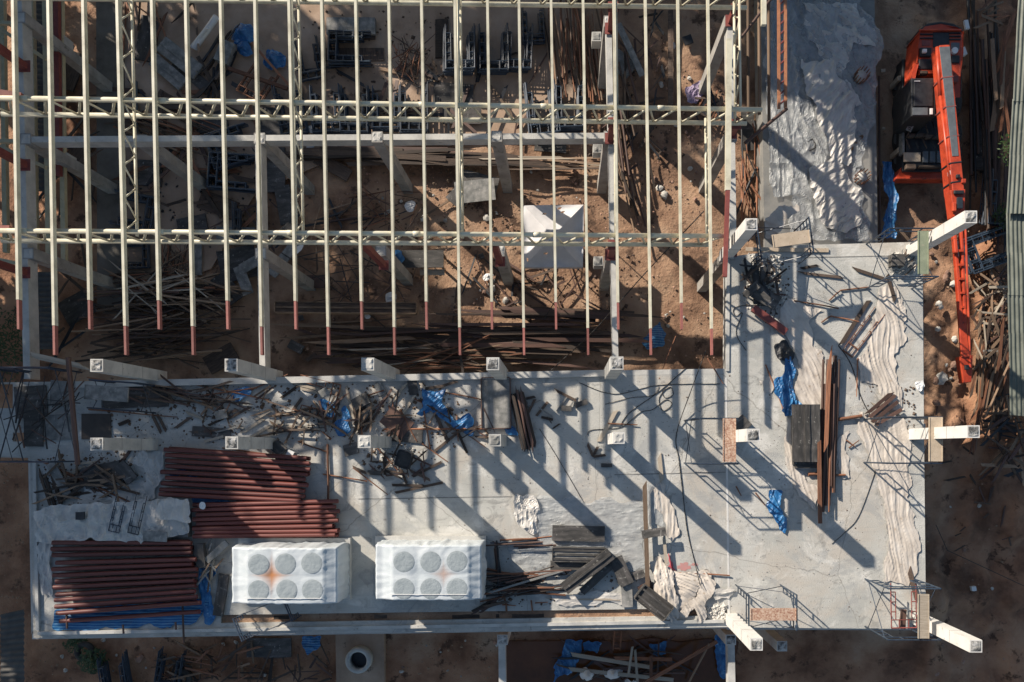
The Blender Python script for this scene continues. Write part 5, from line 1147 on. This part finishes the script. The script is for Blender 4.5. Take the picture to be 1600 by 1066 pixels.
heap(20, 560, 530, 60, 30, (40,120), 3, 12, G+.15, .3, ['darktimber','brown','timber'], 'dark batten left of the long plank stack, near the slab','timber_batten','plank','batten','battens left of the plank stack',(.05,.12),seed=137)
for i, (x, y, l_, w_, an, m_) in enumerate(((230,60,70,30,80,'ply'),(270,165,60,26,-30,'darktimber'),(330,190,50,30,10,'ply'),(420,190,36,44,0,'ply'),(340,320,60,30,-20,'darktimber'),(300,350,46,24,12,'ply'),(430,265,30,70,0,'ply'),(445,320,24,60,10,'ply'),(690,60,20,60,0,'darktimber'),(860,230,50,14,-4,'ply'),(520,260,60,20,-30,'darktimber'),(228,270,50,40,-4,'ply'),(110,110,60,30,70,'darktimber'),(120,240,60,30,60,'darktimber'),(120,480,50,40,30,'ply'))):
    gboard(x, y, l_, w_, an, m_, 'dark board on the well floor, %s in a loose chain running left to right' % ORD[i], Z0-.05, .08, group='loose dark floor boards')
for k, (cx, cy) in enumerate(((600,100),(300,300),(700,340),(1020,200),(860,450))):
    crumbs('ground_litter', [[(cx-130,cy-90),(cx+130,cy-90),(cx+130,cy+90),(cx-130,cy+90)]], 260, G+.16, ('darktimber','black','timber','darktimber','brown')[k], 40+k, (.02,.07), 'dark litter trodden into the well floor, patch '+('by the frame stacks','in the left shade','below the plank layer','right of the beam','below the tent')[k])
# bottom strip
for i, (x0,y0,x1,y1,w_,m_,z) in enumerate(((893,1022,1015,1042,.16,'paletimber',.6),(890,1045,1052,1062,.16,'paletimber',.5),(960,1028,1050,1030,.14,'rust',.7),(992,1015,996,1066,.10,'paletimber',.9),(1017,1024,1017,1064,.12,'rust',.95),(988,1010,982,1052,.09,'paletimber',1.0))):
    stick('timber_plank','plank',(x0,y0),(x1,y1),w_,.07,m_,('upper long plank of the lattice in the mud','lower long plank of the lattice in the mud','short rusty plank at the right of the mud lattice','pale upright batten across the middle of the mud lattice','rusty upright batten at the right of the mud lattice','pale leaning batten beside the middle upright in the mud')[i],'plank','timber lattice in the mud',G+z,G+z,var=1)
stick('timber_plank','plank',(1008,1066),(1120,1002),.14,.09,'rust','long orange brown plank rising right over the mud','plank',None,G+.9,G+1.2,var=1)
stick('timber_plank','pole',(1075,1068),(1108,1005),.09,.09,'timber','thin pole rising right over the orange mud','pole',None,G+.5,G+1.2,var=0)
heap(30, 980, 1040, 80, 22, (30,90), 5, 30, G+.25, .3, ['darktimber','black','brown'], 'dark stick under the timber lattice in the mud','timber_stick','plank','stick','dark sticks in the mud',(.05,.1),seed=121)
heap(44, 330, 1040, 70, 28, (18,60), 20, 50, G+.1, .5, ['darktimber','darktimber','rust','timber'], 'dark scrap stick at the bottom edge between tyre and manhole','timber_stick','plank','stick','scrap sticks at the bottom edge',(.04,.1),seed=122)
heap(20, 460, 1040, 50, 26, (20,60), 0, 60, G+.1, .3, ['darktimber','brown'], 'dark scrap stick left of the manhole ring','timber_stick','plank','stick','scrap sticks by the manhole',(.04,.1),seed=123)
# manhole ring, tyres
c = W(559,1033,G+.75); mh = thing('manhole_ring','round pale concrete manhole ring with a dark mouth below the two wrapped units','manhole',None,(c.x,c.y,G+.3))
mb = MB(); n = 40; ro, ri = PX(20,G+.75), PX(13.5,G+.75); vs = []
for rr, z in ((ro,.0),(ro,.42),(ri,.42),(ri,.0)):
    vs += [(rr*math.cos(2*math.pi*i/n), rr*math.sin(2*math.pi*i/n), z) for i in range(n)]
mb.add(vs, [(k*n+i, k*n+(i+1) % n, ((k+1) % 4)*n+(i+1) % n, ((k+1) % 4)*n+i) for k in range(4) for i in range(n)]); link('ring', mb, 'conc', mh, True)
mb = MB(); mb.tube((0,0,.005),(0,0,.06), ri*.97, 32); link('mouth', mb, 'black', mh)
def torus(R1, r1, n=32, k=12, tread=0):
    mb = MB(); vs = []
    for i in range(n):
        a = 2*math.pi*i/n
        for j in range(k):
            b = 2*math.pi*j/k; q = r1*(1+(tread if (i % 2 and abs(math.cos(b)) > .5 and math.cos(b) > 0) else 0)); x = R1+q*math.cos(b); vs.append((x*math.cos(a), x*math.sin(a), q*math.sin(b)*.9))
    mb.add(vs, [(i*k+j, ((i+1) % n)*k+j, ((i+1) % n)*k+(j+1) % k, i*k+(j+1) % k) for i in range(n) for j in range(k)]); return mb
for x, y, l in ((132,1018,'old tyre lying on the ground at the bottom left'),(284,1060,'half hidden old tyre at the bottom edge')):
    o = link('tyre', torus(.30,.12,36,12,.12), 'tyre', smooth=True); o.location = W(x, y, G+.35); tag(o, l, 'tyre', 'old tyres')
# rebar starter rings in the lane
for x, y, l in ((1347,117,'round pile head with a crown of rebar in the lane, upper one'),(1348,276,'round pile head with a crown of rebar in the lane, lower one')):
    p = W(x, y, LZ+.35); t = thing('pile_head', l, 'pile head', 'pile heads in the lane', (p.x, p.y, LZ))
    mb = MB(); mb.tube((0,0,.01),(0,0,.30), .21, 24); link('concrete_core', mb, 'conc', t, True)
    for i in range(12):
        a = 2*math.pi*i/12; mb = MB(); mb.tube((.25*math.cos(a),.25*math.sin(a),0),(.25*math.cos(a),.25*math.sin(a),.55),.022,6); link('starter_bar', mb, 'rust', t)
cable([(1304,215),(1312,208),(1325,207),(1336,215),(1348,213),(1338,224),(1326,222),(1332,232),(1322,236),(1318,222),(1304,220)], LZ+.1, .04, 'ochre coil of rope lying on the concrete lane', 'ochre', 'rope')
cable([(1262,222),(1270,218),(1274,230),(1264,236)], LZ+.1, .03, 'small dark bent bar on the concrete lane', 'rope','bar')
cable([(1258,188),(1272,180),(1266,190),(1254,186),(1262,178)], LZ+.1, .02, 'small white wire hook on the lane plastic', 'white','wire')
# scaffold poles, ladder by the roof end
for x, y0, y1, m_, l in ((1168,-20,178,'timber','tan scaffold pole at the roof end, leftmost of three'),(1185,-20,180,'timber','tan scaffold pole at the roof end, middle of three'),(1200,-20,192,'timber','tan scaffold pole at the roof end, rightmost of three')):
    stick('scaffold_pole','pole',(x,y0),(x+1,y1),.12,.12,m_,l,'pole','upright scaffold poles',-1.5,-1.5,var=0)
stick('scaffold_pole','pole',(1158,60),(1207,-4),.10,.10,'brown','dark pole slanting across the roof end at the top','pole',None,.6,.6,var=0)
stick('scaffold_pole','pole',(1163,225),(1229,171),.12,.12,'brown','dark tan pole slanting from the foot of the orange ladder','pole',None,-.9,-.9,var=0)
lt = thing('ladder','narrow orange ladder with dark rungs standing right of the roof end','ladder',None,W(1222,80,-1))
for x in (1216.5,1227):
    mb = MB(); mb.beam(W(x,-30,-1)-lt.location, W(x+.5,170,-1)-lt.location, .10, .07); link('rail', mb, 'orange2', lt)
for i in range(12):
    y = -12+15.6*i; mb = MB(); mb.tube(W(1217,y+5,-1)-lt.location, W(1227,y-4,-1)-lt.location, .03, 6); link('rung', mb, 'red', lt)
lt = thing('ladder','small dark ladder hanging in the shade under the bottom slab edge','ladder',None,W(966,1010,-3))
for x in (960,971):
    mb = MB(); mb.tube(W(x,985,-1.2)-lt.location, W(x-2,1016,-4.8)-lt.location, .03, 6); link('rail', mb, 'rust', lt)
for i in range(5):
    mb = MB(); k = i/5; mb.tube((W(960,985,-1.2).lerp(W(958,1016,-4.8),k+.1))-lt.location, (W(971,985,-1.2).lerp(W(969,1016,-4.8),k+.1))-lt.location, .02, 5); link('rung', mb, 'rust', lt)
heap(24, 1525, 760, 70, 120, (10,40), 60, 60, G+.15, .12, ['darktimber','brown'], 'stick trodden into the bare earth at the lower right','timber_stick','plank','stick','sticks in the bare earth',(.03,.08),seed=141)
# stones on the soil
def stone_mesh(s):
    mb = MB(); n = 7; m_ = 4; vs = [(0,0,.5)]
    for j in range(1, m_):
        ph = math.pi*j/m_
        for i in range(n):
            a = 2*math.pi*i/n; q = .5*(.8+.4*noise.noise((math.cos(a)*1.3+s, math.sin(a)*1.3, j*.7))); vs.append((q*math.sin(ph)*math.cos(a), q*math.sin(ph)*math.sin(a), .5*math.cos(ph)))
    vs.append((0,0,-.5)); fs = [(0, 1+i, 1+(i+1) % n) for i in range(n)]
    for j in range(m_-2):
        for i in range(n): a = 1+j*n; fs.append((a+i, a+n+i, a+n+(i+1) % n, a+(i+1) % n))
    a = 1+(m_-2)*n; fs += [(a+i, len(vs)-1, a+(i+1) % n) for i in range(n)]
    mb.add(vs, fs); return mb
SM = []
for s in range(5):
    for m_ in ('brick','rubble'): me = stone_mesh(s).mesh('stone'); me.materials.append(M[m_]); SM.append(me)
def stones(n, x0, y0, x1, y1, label, seed, sz=(.08,.28), z=G+.1):
    r = random.Random(seed)
    for i in range(n):
        o = bpy.data.objects.new('stone', r.choice(SM)); COL.objects.link(o); s = r.uniform(*sz)*(1 if r.random() < .8 else 1.7)
        o.location = W(r.uniform(x0,x1), r.uniform(y0,y1), z); o.scale = (s, s*r.uniform(.6,1), s*.6); o.rotation_euler = (0,0,r.random()*6); tag(o, label, 'stone', label)
stones(34, 1000,30,1090,330,'brick lump or stone on the soil between the middle beam and the right columns',1)
stones(18, 560,280,800,350,'small stone on the sandy soil below the plank layer',2)
stones(14, 730,400,800,470,'small stone on the sandy soil right of the workbench',3)
stones(16, 980,480,1120,560,'small stone on the sandy soil near the blue sack',4)
stones(26, 1455,330,1500,640,'earth lump beside the boom',5,(.1,.5),G+.2)
stones(20, 70,1000,420,1060,'pale stone or scrap in the dark strip at the bottom left',6)
stones(12, 620,1000,780,1060,'pale stone in the dark soil right of the manhole',7)
stones(12, 1460,780,1590,1060,'stone on the dark soil at the lower right',8)
stones(16, 820,250,930,320,'small stone on the soil above the tent',9)
crumbs('soil_crumbs', [[(460,230),(1120,40),(1120,560),(460,560)]], 1500, G+.08, 'brick', 8, (.012,.04), 'crumbled brick and grit over the soil of the well')
crumbs('soil_litter', [[(1380,0),(1590,0),(1590,1060),(1450,1060)],[(0,600),(50,700),(50,1060),(0,1060)],[(60,1000),(780,1000),(780,1066),(60,1066)]], 420, G+.2, 'timber', 9, (.012,.04), 'leaf and grit litter on the dark soil round the building')

# ================================================================== RIGHT SIDE
cr = thing('truck_crane','orange truck crane with black cab and long jib, standing on soil right of the lane','crane',None,W(1445,180,G))
O = cr.location
def cbox(x0,y0,x1,y1,z0,z1,m,nm,par=None,bev=0):
    mb = MB(); a = W(x0,y1,z1); b = W(x1,y0,z1); mb.box(a.x-O.x,a.y-O.y,z0-O.z,b.x-O.x,b.y-O.y,z1-O.z)
    o = link(nm, mb, m, par or cr)
    if par and par is not cr: pass
    md = o.modifiers.new('bevel','BEVEL'); md.width = bev or .03; md.segments = 2; return o
def cprism(pts, z0, z1, m, nm, par=None, bev=.03):
    mb = MB(); mb.prism([(p.x-O.x, p.y-O.y) for p in (W(x,y,z1) for x,y in pts)], z0-O.z, z1-O.z); o = link(nm, mb, m, par or cr); md = o.modifiers.new('bevel','BEVEL'); md.width = bev; md.segments = 2; return o
cbox(1410,92,1484,268,G+.55,G+1.15,'black','chassis')
cprism([(1408,262),(1484,262),(1484,279),(1402,279),(1402,274)],G+.5,G+1.05,'orange','front_bumper')
cbox(1400,276,1482,280,G+.9,G+1.1,'orange','bumper_rail')
cbox(1410,150,1414,240,G+1.0,G+1.35,'greyboard','side_rail')
cbox(1416,188,1476,262,G+1.16,G+1.30,'black','deck')
cbox(1412,238,1439,253,G+1.31,G+1.36,'tanboard','deck_plate')
for i in range(3):
    cbox(1442+i*11,236,1451+i*11,254,G+1.31,G+1.40,'grey','deck_locker')
for x0,y0,x1,y1 in ((1416,256,1432,264),(1436,258,1470,262),(1446,210,1474,216),(1420,208,1446,214)):
    cbox(x0,y0,x1,y1,G+1.31,G+1.5,'darktimber','tool_tray')
for y in (130,168,215,246):
    for x in (1408,1487):
        mb = MB(); p = W(x,y,G+.55)-O; mb.tube((p.x-.16,p.y,.55),(p.x+.16,p.y,.55),.52,24); w_ = link('wheel', mb, 'tyre', cr, False)
        mb = MB(); s = -1 if x < 1450 else 1; mb.tube((p.x+s*.165,p.y,.55),(p.x+s*.20,p.y,.55),.26,16); link('rim', mb, 'grey', w_)
for y in (118,230):
    cbox(1403,y,1409,y+8,G+.2,G+1.0,'tanboard','outrigger_jack')
# slewing upper body
cprism([(1436,52),(1446,44),(1470,40),(1494,44),(1504,52),(1504,84),(1500,116),(1498,150),(1476,150),(1476,116),(1435,116),(1432,98)],G+1.5,G+2.5,'orange','slewing_body',bev=.06)
cprism([(1434,60),(1445,46),(1470,38),(1496,44),(1506,54),(1505,44),(1490,36),(1470,33),(1450,36),(1436,46)],G+1.4,G+2.3,'black','counterweight',bev=.05)
cbox(1437,45,1503,47.5,G+2.51,G+2.62,'orange','rear_rail')
cbox(1458,50,1484,74,G+2.4,G+2.53,'black','engine_bay'); cbox(1486,66,1500,78,G+2.4,G+2.515,'grey','service_hatch'); cbox(1440,62,1454,72,G+2.4,G+2.515,'red','service_hatch')
cbox(1438,74,1456,88,G+2.4,G+2.60,'black','exhaust_box'); cbox(1442,76,1449,82,G+2.61,G+2.72,'white','filter_cap')
mb = MB(); p = W(1492,79,G+2.6)-O; mb.tube((p.x,p.y,2.5),(p.x,p.y,2.62),.12,20); link('tank_cap', mb, 'white', cr)
cbox(1436,92,1462,108,G+2.4,G+2.54,'black','winch_cover'); cbox(1487,86,1500,98,G+2.4,G+2.56,'black','pump_cover')
cbox(1488,118,1498,128,G+2.5,G+2.7,'red','oil_tank')
cprism([(1431,100),(1435,100),(1426,134),(1421,130)],G+2.0,G+2.6,'orange','step_guard')
cbox(1424,122,1462,182,G+1.2,G+2.85,'black','cab'); cbox(1428,128,1458,166,G+2.86,G+2.90,'black','roof_panel')
cbox(1426,168,1450,180,G+2.86,G+2.89,'grey','windscreen'); cbox(1453,169,1458,179,G+2.86,G+2.90,'white','roof_sticker')
cbox(1429,126,1438,127.5,G+2.91,G+2.93,'white','wiper')
mb = MB(); a = W(1427,188,G+2.0)-O; b = W(1419,205,G+1.9)-O; mb.beam(a,b,.22,.03); pl = link('number_plate', mb, 'greyboard', cr)
mb = MB(); 
d = (b-a)
for i in range(6):
    q = a+d*(.1+.15*i); mb = MB(); s = Vector((-d.y,d.x,0)).normalized()*.06; mb.beam(q-s+Vector((0,0,.017)), q+s+Vector((0,0,.017)), .03 if i % 2 else .05, .004); link('plate_character', mb, 'black', pl)
mb = MB(); mb.tube(W(1462,100,G+2.4)-O, W(1478,190,G+2.9)-O, .13, 14); link('lift_cylinder', mb, 'orange', cr, True)
for x0,y0,x1,y1,z,m_,n_ in ((1466,100,1470,112,2.55,'black','hose'),(1484,50,1502,52,2.53,'black','vent_slot'),(1484,55,1502,57,2.53,'black','vent_slot'),(1484,60,1502,62,2.53,'black','vent_slot'),(1438,52,1460,54,2.53,'black','vent_slot'),(1438,58,1460,60,2.53,'black','vent_slot'),(1496,100,1503,148,2.3,'black','side_tray'),(1464,118,1476,150,2.2,'black','winch_drum'),(1438,110,1450,117,2.5,'darktimber','tool_roll'),(1478,120,1486,180,2.0,'black','cable_tray')):
    cbox(x0,y0,x1,y1,G+z-.1,G+z+.03,m_,n_)
for i in range(5):
    mb = MB(); x = 1418+i*13; mb.path([W(x,190,G+1.5)-O,W(x+6,200+4*i,G+1.6)-O,W(x-3,216,G+1.45)-O,W(x+4,232,G+1.5)-O],.03,6); link('hydraulic_hose', mb, 'black' if i % 2 else 'darktimber', cr, True)
# boom: tapered box, telescopic head, open jib
def seg(p, q, z0, z1, w0, w1, h, m, nm):
    a = W(p[0],p[1],z0)-O; b = W(q[0],q[1],z1)-O; t = (b-a).normalized(); n = t.cross(Vector((0,0,1))).normalized(); vs = []
    for c, ww in ((a,w0),(b,w1)):
        for s, u in ((-1,-1),(1,-1),(1,0),(-1,0)): vs.append(c+n*s*ww/2+Vector((0,0,u*h)))
    mb = MB(); mb.add(vs, [(0,1,2,3),(7,6,5,4),(0,4,5,1),(1,5,6,2),(2,6,7,3),(3,7,4,0)]); o = link(nm, mb, m, cr); md = o.modifiers.new('bevel','BEVEL'); md.width = .03; md.segments = 2; return o
BZ0, BZ1, BZ2 = G+3.4, G+3.9, G+4.1
seg((1476,70),(1498,300),BZ0,BZ1,.40,.44,.66,'orange','boom')
for k in (.22,.42,.62,.8,.93):
    y = 70+230*k; x = 1476+22*k; seg((x-.2,y-1.5),(x+.2,y+1.5),BZ0+.5*k+.02,BZ0+.5*k+.02,.46+.03*k,.46+.03*k,.70,'red' if k < .7 else 'black','boom_collar')
seg((1476,73),(1493,244),BZ0+.012,BZ0+.40,.40,.24,.02,'grey','boom_top_plate')
mb = MB(); mb.tube(W(1464,74,BZ0-.1)-O, W(1469,150,BZ0-.0)-O, .07, 8); mb.tube(W(1469,150,BZ0)-O, W(1487,300,BZ1-.1)-O, .06, 8); link('hose_bundle', mb, 'orange', cr, True)
mb = MB(); mb.beam(W(1484.5,268,BZ1-.2)-O, W(1488,295,BZ1-.18)-O, .10, .2); link('boom_sticker', mb, 'white', cr)
cbox(1495,272,1501,278,BZ1-.05,BZ1+.06,'black','boom_hook_eye'); cbox(1503,279,1510,286,BZ1-.3,BZ1+.05,'orange','boom_lug')
seg((1497,296),(1499,338),BZ1,BZ1,.56,.40,.5,'orange','boom_head')
cbox(1491,297,1507,303,BZ1+.01,BZ1+.10,'black','sheave_block'); cbox(1496,308,1505,326,BZ1+.01,BZ1+.12,'glass','sheave_gap'); cbox(1489,316,1495,330,BZ1+.01,BZ1+.14,'orange','head_cheek')
for p, q, w_ in (((1490,340),(1495,395),.13),((1495,395),(1507,560),.13),((1502,338),(1512,560),.11)):
    seg(p,q,BZ1,BZ2,w_,w_,.2,'orange','jib_rail')
mb = MB(); mb.tube(W(1508,338,BZ1)-O, W(1516,575,BZ2)-O, .04, 8); link('pendant_rod', mb, 'orange', cr)
for i in range(9):
    y = 392+i*22; k = (y-395)/165; mb = MB(); mb.beam(W(1496+11*k,y,BZ1+.1)-O, W(1504+9*k,y,BZ1+.1)-O, .08, .08); link('jib_rung', mb, 'orange', cr)
seg((1501,470),(1509,558),BZ1+.05,BZ2+.05,.26,.30,.08,'orange','jib_plate')
seg((1510,556),(1512,598),BZ2,BZ2-.1,.50,.30,.35,'orange','jib_tip')
cbox(1508,570,1515,578,BZ2+.01,BZ2+.1,'black','tip_sheave')
# timber heap and pipes on the right strip
heap(26, 1538, 150, 24, 110, (120,260), 91, 2, G+.3, .6, ['black','brown','darktimber','black'], 'long dark pipe standing parallel to the crane, right edge','steel_pipe','pole','pipe','long pipes right of the crane',(.08,.14),seed=201)
heap(10, 1560, 110, 12, 60, (60,120), 85, 6, G+.8, .4, ['rust','timber','rust'], 'short brown board on the long pipes, upper right corner','timber_plank','plank','plank','brown boards at the upper right',(.10,.2),seed=202)
heap(8, 1552, 20, 16, 26, (20,44), 15, 20, G+1.2, .2, ['timber','rust'], 'tan crosspiece on the long pipes near the top edge','timber_plank','plank','plank','tan crosspieces at the top right',(.06,.1),seed=203)
heap(60, 1553, 490, 28, 70, (20,60), 40, 60, G+.3, .7, ['darktimber','timber','paletimber','brown','darktimber'], 'broken timber in the heap between the jib and the pale roof','timber_offcut','plank','offcut','broken timber beside the jib',(.05,.12),seed=204)
heap(26, 1548, 590, 22, 60, (60,140), 82, 14, G+.3, .7, ['darktimber','timber','rust'], 'long timber in the heap right of the jib tip','timber_pole','plank','timber pole','long timber right of the jib tip',(.06,.12),seed=205)
heap(40, 1575, 680, 26, 60, (24,80), 10, 50, G+.3, .8, ['darktimber','black','timber','brown'], 'dark timber in the heap at the right edge beside the right middle column','timber_offcut','plank','offcut','dark timber at the right edge',(.06,.14),seed=206)
heap(12, 1560, 290, 16, 60, (80,160), 89, 3, G+.35, .5, ['black','brown'], 'black rail between the crane and the pale roof','steel_bar','plank','steel bar','black rails right of the crane',(.08,.14),seed=207)
for i, (x,y,l) in enumerate(((1526,330,'long thin dark post lying at the right of the boom head'),)):
    pass
board(1535,200,24,130,0,'ply','dark sheet pile between the long pipes and the crane',G+.4,.2)
board(1547,205,22,80,1,'darktimber','dark board on the sheet pile right of the crane',G+.6,.1)
board(1505,80,10,12,20,'white','small white box right of the crane body',G+1.0,.2)
board(1511,38,6,14,12,'white','small white tube above the crane counterweight',G+1.4,.1)
board(1522,920,7,7,10,'white','small grey white box on the soil right of the corner scaffold',G+.25,.15)
board(1548,548,22,3,0,'greyboard','small pale blue bar on the soil right of the jib tip',G+.9,.05)
board(1380,110,7,5,0,'tanboard','small pale block left of the crane at its rear',G+.3,.1)
board(1381,201,5,4,0,'tanboard','small pale block left of the crane cab',G+.3,.1)
stick('timber_plank','plank',(1405,360),(1426,384),.12,.06,'timber','tan plank on the soil beside the blue strip, above the slab','plank',None,G+.4,G+.3)
stick('steel_pipe','pole',(1373,120),(1374,385),.08,.08,'brown','thin dark pipe running along the lane edge','pipe',None,G+.5,G+.5,var=0)
stick('steel_rod','pole',(1620,925),(1480,860),.03,.03,'rope','thin dark wire crossing the bare soil at the lower right','wire',None,G+.3,G+.3,var=0)
stick('steel_rod','pole',(1480,860),(1462,820),.03,.03,'rope','short dark wire bending up on the soil at the lower right','wire',None,G+.3,G+.3,var=0)
# corrugated roofs
def corr(name, pts, z, pitch, amp, along, m, label, cat='roof', slope=0.0, parts=1):
    P = [W(x, y, z) for x, y in pts]; t = thing(name, label, cat, None, (P[0].x, P[0].y, z))
    # pts: four corners, sheet waves run from P0-P1 side to P3-P2 side
    L_ = (P[1]-P[0]).length; n = int(L_/pitch*6); m_ = 8; gap = .0
    for q in range(parts):
        mb = MB(); v0, v1 = q/parts, (q+1)/parts+.012
        for j in range(m_+1):
            v = v0+(v1-v0)*j/m_
            for i in range(n+1):
                u = i/n; a = P[0].lerp(P[1], u); b = P[3].lerp(P[2], u); c = a.lerp(b, v)
                mb.v.append((c.x-P[0].x, c.y-P[0].y, amp*math.sin(2*math.pi*i/6)+slope*v+.025*(q % 2)+.03*noise.noise((u*3, v*5, q))))
        mb.f = [(j*(n+1)+i, j*(n+1)+i+1, (j+1)*(n+1)+i+1, (j+1)*(n+1)+i) for j in range(m_) for i in range(n)]
        link('roof_sheet', mb, m, t, True)
    return t
corr('sheet_roof', [(1592,-20),(1660,-20),(1640,330),(1572,330)], -2.0, .16, .025, 'y', 'roofsheet', 'pale corrugated roof of the neighbouring shed, upper stretch at the right edge', parts=4)
corr('sheet_roof', [(1572,333),(1640,333),(1650,650),(1578,645)], -2.15, .16, .025, 'y', 'roofsheet', 'pale corrugated roof of the neighbouring shed, lower stretch at the right edge', parts=5)
corr('sheet_roof', [(50,425),(50,546),(84,546),(84,425)], G+1.4, .20, .03, 'x', 'darksheet', 'dark brown grey corrugated shed roof beside the left long beam', parts=2)
corr('sheet_roof', [(1,960),(1,1090),(38,1090),(38,952)], G+1.6, .22, .03, 'x', 'darksheet', 'dark corrugated shed roof in the lower left corner', parts=2)
corr('sheet_roof', [(52,-20),(52,300),(85,300),(85,-20)], G+1.2, .22, .03, 'x', 'darksheet', 'dark corrugated shed roof under the cream canopy rafters', parts=4)
# shrubs
def shrub(x, y, z, rad, n, label, seed):
    r = random.Random(seed); mb = MB()
    for i in range(n):
        d = Vector((r.gauss(0,1), r.gauss(0,1), abs(r.gauss(0,1)))).normalized()*rad*r.random()**.5; u = Vector((r.gauss(0,1),r.gauss(0,1),r.gauss(0,.4))).normalized()*.09; v = u.cross(Vector((0,0,1))).normalized()*.03
        mb.add([d-u,d-v,d+u,d+v],[(0,1,2,3)])
    o = link('shrub', mb, 'leaf'); o.location = W(x,y,z); tag(o, label, 'shrub')
shrub(1592,235,G+1.5,.9,500,'small green shrub beside the pale roof at the right edge',1)
shrub(1573,340,G+1.2,.6,250,'tiny green shrub between the two roof stretches at the right',2)
shrub(148,1030,G+.3,.6,400,'small green shrub by the old tyre at the bottom left',3)
shrub(120,1002,G+.2,.5,160,'low weeds above the old tyre at the bottom left',4)
shrub(8,540,G+1.0,1.6,900,'dark bush at the left edge beside the corrugated shed roof',5)
